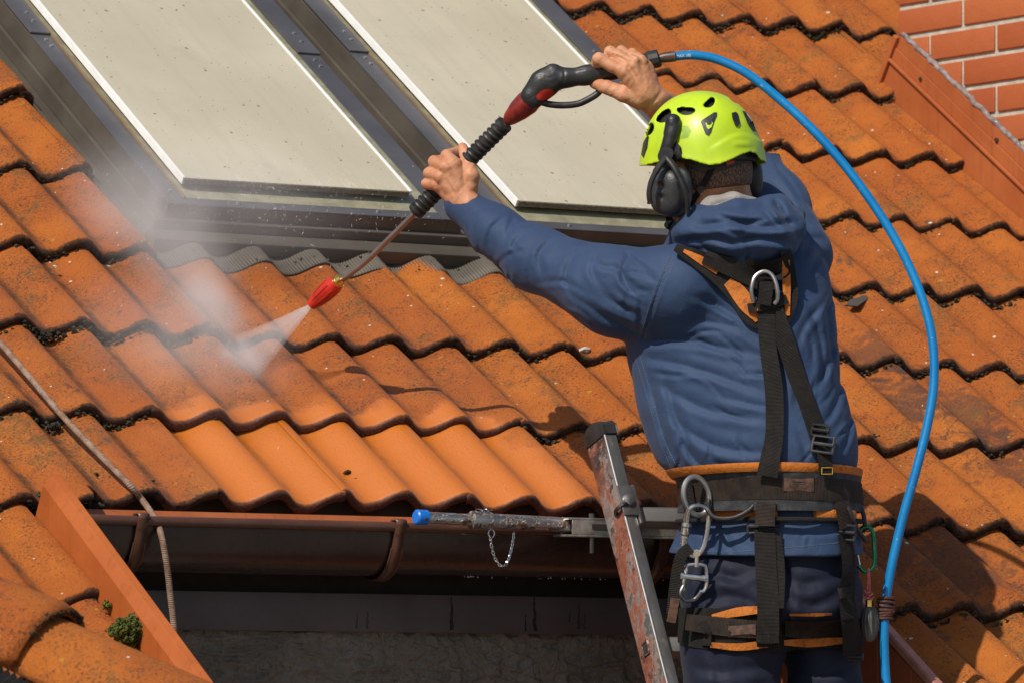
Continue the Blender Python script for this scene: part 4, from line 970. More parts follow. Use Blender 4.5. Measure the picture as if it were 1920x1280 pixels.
# --- skin: head and neck, forearms and hands, joined into one body under the clothes
bodyV, bodyQ = [], []
def add_body(sdf, relax=1):
    V, Q = sdf.mesh(relax); bodyQ.append(Q + sum(len(v) for v in bodyV)); bodyV.append(V)
HC = cc(1318, 318, 11.655); fwd = np.array([-.70, .22, .68]); fwd /= np.linalg.norm(fwd); upd = np.array([-.02, -1, -.0]); lft = np.cross(upd, fwd); lft /= np.linalg.norm(lft); upd = np.cross(fwd, lft); HA = np.stack([fwd, lft, upd])
if lft @ np.array([-1, 0, 0]) < 0: lft = -lft
hd_ = SDF(HC - [.16, .17, .17], HC + [.17, .22, .17], .0034)
hl = lambda f_, l_, u_: HC + fwd * f_ + lft * l_ + upd * u_
hd_.ell(hl(-.008, 0, .012), (.098, .077, .105), HA, k=.01); hd_.ell(hl(.045, 0, -.055), (.055, .056, .06), HA, k=.03)
hd_.cone(hl(.06, 0, -.085), hl(.072, 0, -.098), .028, .022, k=.025)                       # jaw and chin
hd_.cone(hl(.088, 0, -.005), hl(.112, 0, -.038), .008, .013, k=.012)                      # nose
hd_.cone(hl(.092, .014, -.066), hl(.092, -.014, -.066), .008, .008, k=.008); hd_.cone(hl(.090, .016, -.074), hl(.090, -.016, -.074), .007, .007, k=.006)  # lips
for sg in (1, -1):
    hd_.ell(hl(.082, sg * .031, .004), (.012, .015, .010), HA, k=.006, sub=True); hd_.ell(hl(.076, sg * .031, .004), (.012, .012, .012), HA, k=.002)
    hd_.cone(hl(.09, sg * .012, .022), hl(.08, sg * .045, .022), .006, .006, k=.012); hd_.ell(hl(-.005, sg * .08, -.02), (.02, .009, .032), HA, k=.008)
hd_.cone(cc(1352, 365, 11.66), cc(1380, 450, 11.69), rpx(53, 11.66), rpx(62, 11.69), k=.03)
hd_.cone(cc(1300, 395, 11.60), cc(1275, 432, 11.60), rpx(26, 11.6), rpx(22, 11.6), k=.03)
add_body(hd_)
ch_ = SDF([cc(1190, 0, 11.5)[0], cc(0, 420, 11.6)[1], 11.4], [cc(1600, 0, 11.7)[0], cc(0, 1160, 11.6)[1], 11.9], .012)   # trunk inside the jacket
ch_.stack([sec(440, 1330, 1460, 11.70, .05), sec(500, 1255, 1515, 11.69, .085), sec(640, 1215, 1530, 11.66, .105), sec(860, 1290, 1560, 11.615, .085), sec(1100, 1310, 1580, 11.61, .095)], ROT, k=.02); add_body(ch_)
def hand(sd, joints, ks=.0042):
    for pts, rs in joints:
        sd.chain([cc(*p) for p in pts], [rpx(r, p[2]) for r, p in zip(rs, pts)], k=ks)
# left hand: back of the hand to the camera, closed round the lower grip, thumb laid along it
hl_ = SDF(*box_of([cc(772, 235, 11.84), cc(935, 430, 12.02)], .006), .0017)
gA, gB = np.array([785., 392.]), np.array([945., 235.])
hand(hl_, [
    ([(905, 412, 11.885), (880, 386, 11.885), (866, 372, 11.89)], (27, 25, 25)),
    ([(868, 372, 11.893), (852, 308, 11.882)], (21, 13)), ([(865, 374, 11.89), (836, 314, 11.880)], (21, 13)), ([(862, 378, 11.892), (826, 330, 11.885)], (20, 12.5)), ([(862, 384, 11.9), (820, 346, 11.895)], (18, 11.5)),
    ([(878, 360, 11.89), (884, 330, 11.882), (875, 300, 11.895), (868, 276, 11.912)], (18, 14.5, 12.5, 9.5)),
    ([(852, 308, 11.882), (838, 293, 11.925), (858, 287, 11.965), (885, 300, 11.972)], (13.5, 12, 11, 9)),
    ([(836, 315, 11.880), (815, 305, 11.925), (832, 300, 11.975), (862, 318, 11.985)], (13.5, 12, 11, 9)),
    ([(826, 331, 11.885), (805, 325, 11.93), (818, 322, 11.98), (845, 338, 11.985)], (12.5, 11.5, 10.5, 9)),
    ([(820, 347, 11.895), (800, 345, 11.935), (808, 345, 11.975), (830, 358, 11.98)], (11.5, 10, 9.5, 8))])
# right hand: knuckles up, fingers over the gun's handle, thumb below it
hr_ = SDF(*box_of([cc(1090, 70, 11.70), cc(1300, 260, 11.93)], .006), .0017)
hand(hr_, [
    ([(1300, 250, 11.885), (1258, 216, 11.855), (1226, 188, 11.80), (1206, 172, 11.785)], (37, 35, 28, 27)),
    ([(1210, 176, 11.785), (1168, 134, 11.765)], (24, 14)), ([(1212, 172, 11.782), (1186, 120, 11.768)], (23, 14)), ([(1216, 172, 11.785), (1200, 118, 11.778)], (22, 13)), ([(1220, 172, 11.79), (1213, 124, 11.79)], (21, 12)),
    ([(1168, 134, 11.765), (1124, 111, 11.775), (1116, 128, 11.815), (1134, 152, 11.835)], (14.5, 11.5, 11, 9.5)),
    ([(1186, 120, 11.768), (1144, 98, 11.785), (1138, 116, 11.828), (1152, 140, 11.84)], (14, 11.5, 11, 9.5)),
    ([(1200, 118, 11.778), (1165, 97, 11.797), (1158, 112, 11.838), (1172, 138, 11.845)], (13, 11, 10.5, 9)),
    ([(1213, 124, 11.79), (1184, 101, 11.808), (1178, 112, 11.845), (1190, 134, 11.85)], (12, 10, 9.5, 8.5)),
    ([(1198, 186, 11.785), (1168, 176, 11.775), (1138, 164, 11.785), (1114, 156, 11.805)], (20, 15.5, 13, 10.5))])
for sd in (hl_, hr_):
    PX, PY = sd.px(); sd.relief(.0006 * aniso(PX, PY, 40, 9, 5, 31) + .00035 * aniso(PX, PY, 120, 4, 2.5, 32))
PX, PY = hl_.px(); hl_.relief(strokes(PX, PY, [([(845, 325), (858, 350), (868, 372)], 5, .0012), ([(832, 335), (848, 356), (862, 376)], 5, .0012), ([(845, 296), (838, 300), (834, 306)], 2.5, .001), ([(862, 290), (870, 293), (880, 296)], 2.2, .0009), ([(868, 392), (880, 385), (890, 378)], 3, .001)]), 11.92)
PX, PY = hr_.px(); hr_.relief(strokes(PX, PY, [([(1176, 120), (1180, 135), (1195, 160)], 5, .0014), ([(1195, 112), (1200, 130), (1208, 160)], 5, .0014), ([(1150, 106), (1165, 112), (1176, 120)], 3.2, .0022), ([(1168, 104), (1180, 108), (1192, 114)], 3, .002), ([(1185, 104), (1196, 108), (1206, 116)], 3, .002), ([(1215, 200), (1228, 190), (1238, 176)], 3.2, .0012)]), 11.83)
# fingernail of the thumb and the index finger
add_body(hl_); add_body(hr_)
for pts, rs in ((LS, .55), (RS[:-1], .55)):       # arms inside the sleeves
    sd = SDF(*box_of([cc(*p[:3]) for p in pts], .12), .012); sd.chain([cc(*p[:3]) for p in pts], [rpx(min(p[3], 60) * .6, p[2]) for p in pts], k=.03); add_body(sd)
body = link('body', np_mesh('body', np.concatenate(bodyV), np.concatenate(bodyQ)), man, [M['skin']])
# --- hair: cropped at the back of the head
hs = SDF(HC - [.12, .12, .15], HC + [.14, .10, .15], .0034)
hs.ell(hl(-.008, 0, .012), (.101, .080, .108), HA, k=.01); hs.cone(cc(1350, 330, 11.645), cc(1354, 352, 11.645), rpx(54, 11.65), rpx(50.5, 11.65), k=.03)
sl, X, Y, Z = hs.sl(HC - 1, HC + 1)
edge_ = (354 - 640) / F * 11.65 + (X - cc(1350, 0, 11.65)[0]) * -.12
hs.d = np.maximum(hs.d, Y - edge_)
Vx, Qx = hs.mesh(1); hair = link('hair', np_mesh('hair', Vx, Qx), man, [M['hair']])
# --- grey mesh collar
cs = SDF(cc(1285, 350, 11.5), [cc(1440, 0, 11.6)[0], cc(0, 450, 11.6)[1], 11.8], .003)
cs.chain([cc(1308, 408, 11.58), cc(1336, 388, 11.558), cc(1374, 380, 11.558), cc(1410, 388, 11.59)], [rpx(19, 11.6)] * 4, k=.01)
PX, PY = cs.px(); cs.relief(strokes(PX, PY, [([(1312, 400), (1345, 384), (1380, 379), (1410, 388)], 4, .003)]))
Vx, Qx = cs.mesh(1); link('collar', np_mesh('collar', Vx, Qx), jk, [M['mesh']])

# --- helmet: shell with vents, ledge and clips
HO = cc(1316, 306, 11.645)
hm = SDF(HO - [.135, .165, .15], HO + [.135, .045, .155], .0024)
hup = np.array([-.03, -1, -.10]); hup /= np.linalg.norm(hup); hf = fwd - hup * (fwd @ hup); hf /= np.linalg.norm(hf); hs_ = np.cross(hup, hf); hs_ /= np.linalg.norm(hs_); HB = np.stack([hf, hs_, hup])
hm.ell(HO, (.128, .113, .146), HB, k=.0, p=2.12)
sl, X, Y, Z = hm.sl(HO - 1, HO + 1); PX, PY = hm.px()
rx = (X - HO[0]) / .117
# the rim: lower at the back and over the forehead, higher over the ears
la = (X - HO[0]) * hs_[0] + (Y - HO[1]) * hs_[1] + (Z - HO[2]) * hs_[2]; fa_ = (X - HO[0]) * hf[0] + (Y - HO[1]) * hf[1] + (Z - HO[2]) * hf[2]
rimpx = np.interp(PX, [1195, 1203, 1235, 1262, 1290, 1310, 1326, 1345, 1365, 1385, 1402, 1414, 1424, 1440], [314, 313, 306, 300, 303, 310, 314, 312, 304, 294, 288, 291, 303, 306])
rim_near = ((rimpx - 640) * HO[2] / F - HO[1])[:, None, None]; kf = np.clip((Z - HO[2] + .03) / .06, 0, 1); rim = rim_near * (1 - kf) + .004 * kf
outer = hm.d.copy()
flare = .004 * np.exp(-np.clip(rim - (Y - HO[1]), 0, 1) / .012)
outer = outer - flare
ledge_px = np.array(smooth_path([(1300, 300), (1345, 272), (1385, 254), (1430, 266)], 8)); ly = np.interp(PX, ledge_px[:, 0], ledge_px[:, 1]); lm = 1 / (1 + np.exp(-(PY[None] - ly[:, None]) / 1.6)) * np.clip((PX[:, None] - 1318) / 30, 0, 1)
near = np.clip((HO[2] + .02 - Z) / .02, 0, 1)
outer = outer - (.0030 * lm)[:, :, None] * near
outer = outer - (.0018 * np.exp(-(((PX[:, None] - 1388) / 17) ** 4 + ((PY[None] - 274) / 5) ** 4)))[:, :, None] * near
shell = np.maximum(outer, -(outer + .0055)); shell = np.maximum(shell, (Y - HO[1]) - rim)
def cut_px(shp, smooth=0):
    global shell
    cx, cy, a, b, ang = shp; XX, YY = np.meshgrid(PX, PY, indexing='ij'); c, s_ = math.cos(math.radians(ang)), math.sin(math.radians(ang)); u = ((XX - cx) * c + (YY - cy) * s_) / a; v = (-(XX - cx) * s_ + (YY - cy) * c) / b
    v = v + .35 * u * u - .15
    q = (np.sqrt(u * u + v * v) - 1) * b * 11.6 / F
    shell = np.where(near > 0, np.maximum(shell, -q[:, :, None]), shell)
VENTS = [(1244, 220, 16, 9.5, -42), (1284, 211, 17, 7.5, 4), (1328, 196, 13, 7, -42), (1218, 244, 13, 6, -68), (1376, 188, 12, 5, 38)]
for v_ in VENTS: cut_px(v_)
hm.d = shell.astype(np.float32); Vx, Qx = hm.mesh(1)
helm = link('helmet', np_mesh('helmet', Vx, Qx), man, [M['helmet']])
ln = SDF(HO - [.13, .16, .14], HO + [.13, .03, .15], .005); ln.ell(HO, (.116, .101, .134), HB, k=0, p=2.12); sl, X, Y, Z = ln.sl(HO - 1, HO + 1); ln.d = np.maximum(ln.d, (Y - HO[1]) + .002); ln.d = np.maximum(ln.d, -(ln.d + .008)); Vx, Qx = ln.mesh(1); link('lining', np_mesh('lining', Vx, Qx), helm, [M['rubber']])

dg = bpy.context.evaluated_depsgraph_get()
def bvh_of(objs):
    V, P, off = [], [], 0
    for o in objs:
        m = Matrix.Identity(4); q = o
        while q is not None: m = q.matrix_basis @ m; q = q.parent
        co = np.empty(len(o.data.vertices) * 3, np.float32); o.data.vertices.foreach_get('co', co); co = co.reshape(-1, 3) @ np.array(m.to_3x3()).T + np.array(m.translation)
        V.append(co); P += [[off + i for i in p.vertices] for p in o.data.polygons]; off += len(co)
    return BVHTree.FromPolygons(np.concatenate(V).tolist(), P)
cloth_bvh = bvh_of([jk, hood, tr]); helm_bvh = bvh_of([helm]); jt_bvh = bvh_of([jk, tr])
CV = Vector(CAM)
def hit_depth(bvh, px, py, default=None):
    d = Vector(ray(px, py)); L = d.length; h = bvh.ray_cast(CV, d / L)
    return (h[3] / L) if h[0] is not None else default
def spot(bvh, px, py, off=0.0):
    d = hit_depth(bvh, px, py); return None if d is None else at(px, py, d - off)
def patch_on(bvh, poly, off=.0006, thick=.002, n=1, fan=True):
    """a thin plate with the outline poly (photo px) laid on a curved surface"""
    P = np.array(poly, float); c = P.mean(0); rings = [P * (1 - t) + c * t for t in (0, .35, .7)]
    mb = MB(); ds = [hit_depth(bvh, *p) for p in np.vstack(rings + [c[None]])]; ok = [d for d in ds if d is not None]; med = float(np.median(ok)); ds = [med if (d is None or abs(d - med) > .05) else d for d in ds]
    pts = np.vstack(rings + [c[None]]); k = len(P)
    top = [at(p[0], p[1], d - off - thick) for p, d in zip(pts, ds)]; bot = [at(p[0], p[1], d - off + .001) for p, d in zip(pts[:k], ds[:k])]
    fs = []
    for r_ in range(2):
        for i in range(k): fs.append((r_ * k + i, r_ * k + (i + 1) % k, (r_ + 1) * k + (i + 1) % k, (r_ + 1) * k + i))
    for i in range(k): fs.append((2 * k + i, 2 * k + (i + 1) % k, 3 * k))
    b0 = len(top)
    for i in range(k): fs.append((i, b0 + i, b0 + (i + 1) % k, (i + 1) % k))
    mb.add(top + bot, fs); return mb
def ell_px(cx, cy, a, b, ang=0, n=20):
    c, s_ = math.cos(math.radians(ang)), math.sin(math.radians(ang)); return [(cx + a * math.cos(t) * c - b * math.sin(t) * s_, cy + a * math.cos(t) * s_ + b * math.sin(t) * c) for t in np.linspace(0, 2 * math.pi, n, endpoint=False)]
# triangular badge, clips, knob of the headband and printed emblem
tri = [(1314, 229), (1317, 225), (1339, 211), (1344, 211), (1344, 217), (1333, 247), (1328, 254), (1322, 250)]
badge = patch_on(helm_bvh, tri, 0, .003).build('badge', M['plastic'], helm)
patch_on(helm_bvh, [(1323, 231), (1334, 228), (1337, 231), (1334, 239), (1328, 243), (1325, 239)], .003, .0008).build('eye', M['helmet'], badge)
patch_on(helm_bvh, ell_px(1330, 231, 5, 3.5, -20, 10), .0038, .0006).build('pupil', M['plastic'], badge)
for poly in ([(1372, 212), (1380, 210), (1384, 214), (1388, 232), (1384, 237), (1378, 235), (1373, 222)], [(1392, 208), (1399, 210), (1412, 228), (1418, 247), (1412, 246), (1402, 232)], [(1202, 290), (1206, 268), (1213, 250), (1216, 256), (1213, 276), (1206, 296)]):
    patch_on(helm_bvh, poly, 0, .005).build('clip', M['plastic'], helm)
lg = [(1262, 247), (1275, 236), (1290, 236), (1296, 246), (1290, 258), (1276, 262), (1276, 258), (1287, 253), (1290, 246), (1286, 241), (1277, 241), (1266, 251)]
patch_on(helm_bvh, lg, 0, .0004).build('printed_emblem', M['logo'], helm)
# --- ear defenders
ear = SDF(cc(1180, 210, 11.45), [cc(1310, 0, 11.6)[0], cc(0, 425, 11.6)[1], 11.66], .0022)
ED = np.array([-.62, .05, -.78]); ED /= np.linalg.norm(ED); EU = np.array([.10, -1, -.05]); EU -= ED * (EU @ ED); EU /= np.linalg.norm(EU); EF = np.cross(EU, ED); EA = np.stack([ED, EU, EF])
EC = cc(1252, 360, 11.545)
ear.ell(EC, (.026, .047, .038), EA, k=.004, p=2.6); ear.ell(EC - ED * .018, (.014, .052, .043), EA, k=.003, p=3)
for q_, r_e in ((EC + ED * .027 + EU * .012, .009), (EC + ED * .027 - EU * .010 + EF * .004, .006)): ear.ell(q_, (r_e, r_e, r_e), EA, k=.004, sub=True)
mufc = link('ear_defender', np_mesh('ear_defender', *ear.mesh(1)), man, [simple('ear_cup_plastic', (.035, .035, .037), .4, var=.35, nscale=45, bump=.0006)])
er2 = SDF(EC - .09, EC + .09, .0028); er2.ell(EC - ED * .030, (.012, .047, .038), EA, k=.003, p=2.6); link('cushion', np_mesh('cushion', *er2.mesh(1)), mufc, [M['rubber']])
for fp in ([(1250, 296), (1236, 312), (1222, 338), (1217, 362), (1219, 382)], [(1250, 296), (1264, 314), (1279, 344), (1288, 374), (1290, 398)]):
    a = MB(); dp = [11.522, 11.515, 11.508, 11.509, 11.514] if fp[-1][0] < 1250 else [11.522, 11.512, 11.506, 11.513, 11.526]
    a.tube(smooth_path([c2w(cc(x, y, d)) for (x, y), d in zip(fp, dp)], 5), [.0078] * 8 + [.0062] * 12 + [.0075], 10, flat=.85); a.build('fork', M['rubber'], mufc)
arm_px = [(1262, 234), (1256, 262), (1248, 290), (1243, 306)]; a = MB()
P = []
for p in arm_px: 
    d = hit_depth(helm_bvh, p[0], p[1], 11.56); P.append(at(p[0], p[1], min(d, 11.56) - .010))
P = smooth_path([c2w(w2c(P[0])), P[1], P[2], c2w(EC + EU * .076 + ED * .014)], 6); a.tube(P, [.0178] * 5 + [.0160] * 8 + [.0165] * (len(P) - 13), 12, flat=.85); arm_o = a.build('arm', M['plastic'], mufc, ang=50)
for k in (3, 7, 10):
    r_ = MB(); q = P[k]; t = P[k + 1] - P[k - 1]; t /= np.linalg.norm(t); r_.tube([q - t * .0014, q + t * .0014], .0178 if k < 5 else .0150, 12, flat=.66); r_.build('collar', M['rubber'], arm_o)
pv = SDF(w2c(P[0]) - .04, w2c(P[0]) + .04, .002); pc = w2c(P[0]); pv.cone(pc + [0, -.006, 0], pc + [-.003, .020, 0], .016, .014, k=.004); pv.cone(pc + [0, 0, -.004], pc + [0, 0, -.006], .013, .011, k=.003); link('pivot', np_mesh('pivot', *pv.mesh(1)), mufc, [M['plastic']])
patch_on(helm_bvh, [(1268, 266), (1276, 275), (1282, 300), (1270, 304), (1256, 296)], 0, .006).build('slot_plug', M['plastic'], mufc)
er = SDF(cc(1370, 270, 11.55), [cc(1440, 0, 11.7)[0], cc(0, 400, 11.7)[1], 11.84], .0026); RC = HC - lft * .097 + np.array([.0, .032, 0]); er.ell(cc(1398, 338, 11.70), (.024, .046, .038), EA, k=.003, p=2.5); er.cone(cc(1418, 262, 11.69), cc(1424, 330, 11.70), .006, .007, k=.004)
link('ear_defender', np_mesh('ear_defender', *er.mesh(1)), man, [M['plastic']])
# chin straps
skin_bvh = bvh_of([body, hair])
def ribbon(name, path, w, mat, parent, bvh, off=.003, thick=.003, n=10, taut=True, span=7, wl=None, depths=None, edge=0):
    """a flat band laid over a surface along a photo path; w: width in px (number or one per point)"""
    ws = [w] * len(path) if np.isscalar(w) else list(w)
    P = np.array(smooth_path([(x, y, q) for (x, y), q in zip(path, ws)], n)); N = len(P); dd = []
    tg = np.gradient(P[:, :2], axis=0); tg /= np.linalg.norm(tg, axis=1)[:, None] + 1e-9; nr = np.stack([-tg[:, 1], tg[:, 0]], 1)
    for i in range(N):
        row = []
        for s_ in (-.5, -.17, .17, .5): row.append(hit_depth(bvh, P[i, 0] + nr[i, 0] * s_ * P[i, 2], P[i, 1] + nr[i, 1] * s_ * P[i, 2], np.nan))
        dd.append(row)
    dd = np.array(dd); med = np.nanmedian(dd) if not np.isnan(dd).all() else 11.5
    for c in range(4):
        col = dd[:, c]; bad = np.isnan(col) | (np.abs(col - med) > .22); 
        if bad.any() and not bad.all(): col[bad] = np.interp(np.where(bad)[0], np.where(~bad)[0], col[~bad])
        elif bad.all(): col[:] = med
        if taut:
            k = span; pad = np.pad(col, k, mode='edge'); mn = np.array([pad[i:i + 2 * k + 1].min() for i in range(N)]); pad = np.pad(mn, k, mode='edge'); col = np.array([pad[i:i + 2 * k + 1].mean() for i in range(N)])
        dd[:, c] = col
    lin = np.stack([np.polyval(np.polyfit([-.5, -.17, .17, .5], r_, 1), [-.5, -.17, .17, .5]) for r_ in dd]); dd = np.minimum(dd, lin)
    vs = []; S4 = (-.5, -.17, .17, .5)
    for i in range(N):
        for c, s_ in enumerate(S4): vs.append(at(P[i, 0] + nr[i, 0] * s_ * P[i, 2], P[i, 1] + nr[i, 1] * s_ * P[i, 2], dd[i, c] - off - thick))
    for i in range(N):
        for c, s_ in enumerate(S4): vs.append(at(P[i, 0] + nr[i, 0] * s_ * P[i, 2], P[i, 1] + nr[i, 1] * s_ * P[i, 2], dd[i, c] - off))
    fs = []; b0 = 4 * N
    for i in range(N - 1):
        for c in range(3): fs.append((4 * i + c, 4 * i + c + 1, 4 * i + 5 + c, 4 * i + 4 + c)); fs.append((b0 + 4 * i + c, b0 + 4 * i + 4 + c, b0 + 4 * i + 5 + c, b0 + 4 * i + c + 1))
        fs.append((4 * i, 4 * i + 4, b0 + 4 * i + 4, b0 + 4 * i)); fs.append((4 * i + 3, b0 + 4 * i + 3, b0 + 4 * i + 7, 4 * i + 7))
    fs.append((0, b0, b0 + 1, 1)); fs.append((1, b0 + 1, b0 + 2, 2)); fs.append((2, b0 + 2, b0 + 3, 3))
    e = 4 * (N - 1); fs += [(e, e + 1, b0 + e + 1, b0 + e), (e + 1, e + 2, b0 + e + 2, b0 + e + 1), (e + 2, e + 3, b0 + e + 3, b0 + e + 2)]
    mb = MB(); mb.add(vs, fs); me = mb.mesh(name); bm = bmesh.new(); bm.from_mesh(me); bmesh.ops.recalc_face_normals(bm, faces=bm.faces[:]); bm.to_mesh(me); bm.free()
    uv = me.uv_layers.new(name='UVMap'); L = np.concatenate([[0], np.cumsum(np.linalg.norm(np.diff(np.array(vs[:4 * N]).reshape(N, 4, 3)[:, 1], axis=0), axis=1))])
    co = [((i % 4) / 3, L[(i % (4 * N)) // 4]) for i in range(8 * N)]
    for lp in me.loops: uv.data[lp.index].uv = co[lp.vertex_index]
    o = link(name, me, parent, [mat]); o['_p'] = 0; del o['_p']
    return o
ribbon('chin_strap', [(1336, 312), (1320, 345), (1302, 372), (1290, 392)], 12, M['web'], helm, skin_bvh, .001, .002, span=3)
ribbon('chin_strap', [(1252, 392), (1256, 415), (1262, 436)], 13, M['web'], helm, skin_bvh, .003, .003, span=2)
cb = patch_on(skin_bvh, ell_px(1256, 422, 11, 9, 0, 14), .006, .004); cb.build('buckle', M['plastic'], helm)
rb = ribbon('headband', [(1290, 311), (1330, 318), (1372, 310), (1404, 296)], 9, M['rubber'], helm, skin_bvh, .001, .002, span=2)
ribbon('adjuster', [(1362, 307), (1374, 303), (1386, 299)], 8, M['red'], helm, skin_bvh, .0035, .002, span=1)

# ------------------------------------------------------------ the harness
hn = link('harness', MB().mesh('harness') if False else (lambda mb: mb)(None), None) if False else None
def wrap(name, mat, parent, c0, pxl, top, bot, bvh, off, thick, n=96, a0=0, a1=360, smooth=7, sub=5, mxw=.35):
    """a band right round the body: c0 = axis (px, depth), top/bot: photo y as functions of the angle (0 = side seen left, 90 = back to camera)"""
    cx, dz = c0; rows = []
    angs = np.radians(np.linspace(a0, a1, n, endpoint=(a1 - a0) < 360)); rad = np.zeros((sub, len(angs)))
    ys = np.linspace(0, 1, sub)
    for j, t in enumerate(ys):
        for i, a in enumerate(angs):
            y = top(a) * (1 - t) + bot(a) * t; C0 = cc(cx, y, dz); dirv = np.array([-math.cos(a), 0, -math.sin(a)]); o_ = C0 + dirv * .5
            h = bvh.ray_cast(Vector(c2w(o_)), Vector((c2w(C0) - c2w(o_)) / .5), .5); rad[j, i] = .5 - h[3] if h[0] is not None else np.nan
        r_ = rad[j]; bad = np.isnan(r_)
        if bad.any(): r_[bad] = np.nanmedian(r_)
    full = (a1 - a0) >= 360
    for j in range(sub):
        r_ = rad[j]; k = smooth; md = 'wrap' if full else 'edge'
        pd = np.pad(r_, k, mode=md); mx = np.array([pd[i:i + 2 * k + 1].max() for i in range(len(r_))]); pd = np.pad(mx, k, mode=md); rad[j] = mxw * mx + (1 - mxw) * np.array([pd[i:i + 2 * k + 1].mean() for i in range(len(r_))]) if mxw else np.array([np.pad(r_, k, mode=md)[i:i + 2 * k + 1].mean() for i in range(len(r_))])
    rad = .5 * rad + .5 * rad.mean(0)[None]
    vs = []; N = len(angs)
    for lay in (off + thick, off):
        for j, t in enumerate(ys):
            e = .0015 if (j in (0, sub - 1) and lay > off) else 0
            for i, a in enumerate(angs):
                y = top(a) * (1 - t) + bot(a) * t; vs.append(c2w(cc(cx, y, dz) + np.array([-math.cos(a), 0, -math.sin(a)]) * (rad[j, i] + lay - e)))
    fs = []; M1 = N if full else N - 1; b0 = sub * N
    for i in range(M1):
        k = (i + 1) % N
        for j in range(sub - 1): fs.append((j * N + i, (j + 1) * N + i, (j + 1) * N + k, j * N + k)); fs.append((b0 + j * N + i, b0 + j * N + k, b0 + (j + 1) * N + k, b0 + (j + 1) * N + i))
        fs.append((i, k, b0 + k, b0 + i)); e = (sub - 1) * N; fs.append((e + i, b0 + e + i, b0 + e + k, e + k))
    if not full:
        for i in (0, N - 1):
            for j in range(sub - 1): q = (j * N + i, b0 + j * N + i, b0 + (j + 1) * N + i, (j + 1) * N + i); fs.append(q if i == 0 else q[::-1])
    mb = MB(); mb.add(vs, fs); me = mb.mesh(name); bm = bmesh.new(); bm.from_mesh(me); bmesh.ops.recalc_face_normals(bm, faces=bm.faces[:]); bm.to_mesh(me); bm.free()
    uv = me.uv_layers.new(name='UVMap'); rm = float(rad.mean()); co = [((i % (sub * N)) // N / (sub - 1), angs[i % N] * rm) for i in range(2 * sub * N)]
    for lp in me.loops: uv.data[lp.index].uv = co[lp.vertex_index]
    return link(name, me, parent, [mat])
AX = (1446, 11.61)
cv = lambda l, m: (lambda a: l + (m - l) * max(0.0, math.sin(a)) if math.sin(a) > 0 else l - (m - l) * .8 * math.sin(a) * -1 * .8)
harn = wrap('harness', M['pad'], man, AX, None, cv(893, 874), cv(961, 951), jt_bvh, .003, .010)     # the padded waist belt carries all the rest
wrap('orange_lining', M['opad'], harn, AX, None, cv(882, 862), cv(898, 879), jt_bvh, .002, .008)
wrap('orange_lining', M['opad'], harn, AX, None, cv(958, 948), cv(974, 964), jt_bvh, .002, .0115, a0=28, a1=92)
wrap('orange_lining', M['opad'], harn, AX, None, cv(958, 948), cv(974, 964), jt_bvh, .002, .0115, a0=118, a1=152)
wrap('belt_edge', M['web'], harn, AX, None, cv(973, 963), cv(981, 971), jt_bvh, .002, .0085)
wrap('waist_belt', M['belt'], harn, AX, None, cv(908, 889), cv(946, 931), jt_bvh, .0145, .003)
hb = bvh_of([jk, hood, tr] + [c for c in [harn] + list(harn.children)])
# label plate on the belt
lp_ = patch_on(hb, [(1470, 894), (1526, 896), (1527, 921), (1469, 920)], .001, .0015).build('label', M['label'], harn)
for y in (901, 905): patch_on(hb, [(1486, y), (1510, y + 1), (1510, y + 3), (1486, y + 2)], .0026, .0004).build('print_line', M['dark'], lp_)
# yoke on the back: black edged orange pads
def plate(name, poly, mat, parent, bvh, off, thick): return patch_on(bvh, poly, off, thick).build(name, mat, parent, ang=50)
ribbon('yoke_pad', [(1266, 464), (1310, 486), (1350, 512), (1385, 548), (1408, 590), (1424, 612)], [14, 34, 44, 46, 36, 16], M['web'], harn, cloth_bvh, .003, .006, span=6)
yb = bvh_of([jk, hood, harn] + list(harn.children))
ribbon('orange_inlay', [(1282, 470), (1318, 490), (1346, 510)], [6, 15, 10], M['opad'], harn, yb, .0005, .0022, span=2)
ribbon('orange_inlay', [(1364, 528), (1384, 548), (1402, 574), (1420, 602)], [18, 30, 28, 8], M['opad'], harn, yb, .0005, .0022, span=2)
ribbon('yoke_pad', [(1474, 470), (1480, 520), (1482, 560), (1476, 604)], [20, 26, 28, 12], M['web'], harn, cloth_bvh, .003, .006, span=6)
yb = bvh_of([jk, hood, harn] + list(harn.children))
ribbon('orange_inlay', [(1474, 488), (1475, 540), (1477, 592)], [14, 15, 8], M['opad'], harn, yb, .0005, .0022, span=2)
ribbon('yoke_strap', [(1320, 482), (1380, 506), (1440, 536)], [26, 34, 30], M['web'], harn, yb, .001, .003, span=4)
ribbon('yoke_strap', [(1440, 500), (1462, 512), (1480, 498)], [28, 26, 22], M['web'], harn, yb, .001, .003, span=4)
ribbon('yoke_strap', [(1395, 496), (1436, 504), (1478, 490)], [24, 26, 22], M['web'], harn, yb, .0005, .003, span=4)
yb = bvh_of([jk, hood, harn] + list(harn.children))
ribbon('back_strap', [(1440, 520), (1436, 570), (1440, 650), (1451, 730), (1452, 810), (1444, 860), (1438, 892)], [36, 34, 32, 34, 34, 37, 40], M['web'], harn, yb, .002, .0032, span=9)
ribbon('back_strap', [(1446, 560), (1466, 620), (1492, 700), (1515, 760), (1536, 822)], [30, 34, 33, 32, 33], M['web'], harn, yb, .0045, .0032, span=9)
ribbon('back_strap', [(1536, 810), (1545, 850), (1550, 890)], [26, 26, 27], M['web'], harn, yb, .005, .003, span=4)
yb = bvh_of([jk, hood, harn] + list(harn.children))
ribbon('keeper', [(1402, 578), (1430, 574), (1460, 566), (1476, 560)], 17, M['web'], harn, yb, .001, .003, span=3)
plate('orange_rivet', ell_px(1416, 580, 6, 4.5, 20, 12), M['opad'], harn, yb, .004, .002)
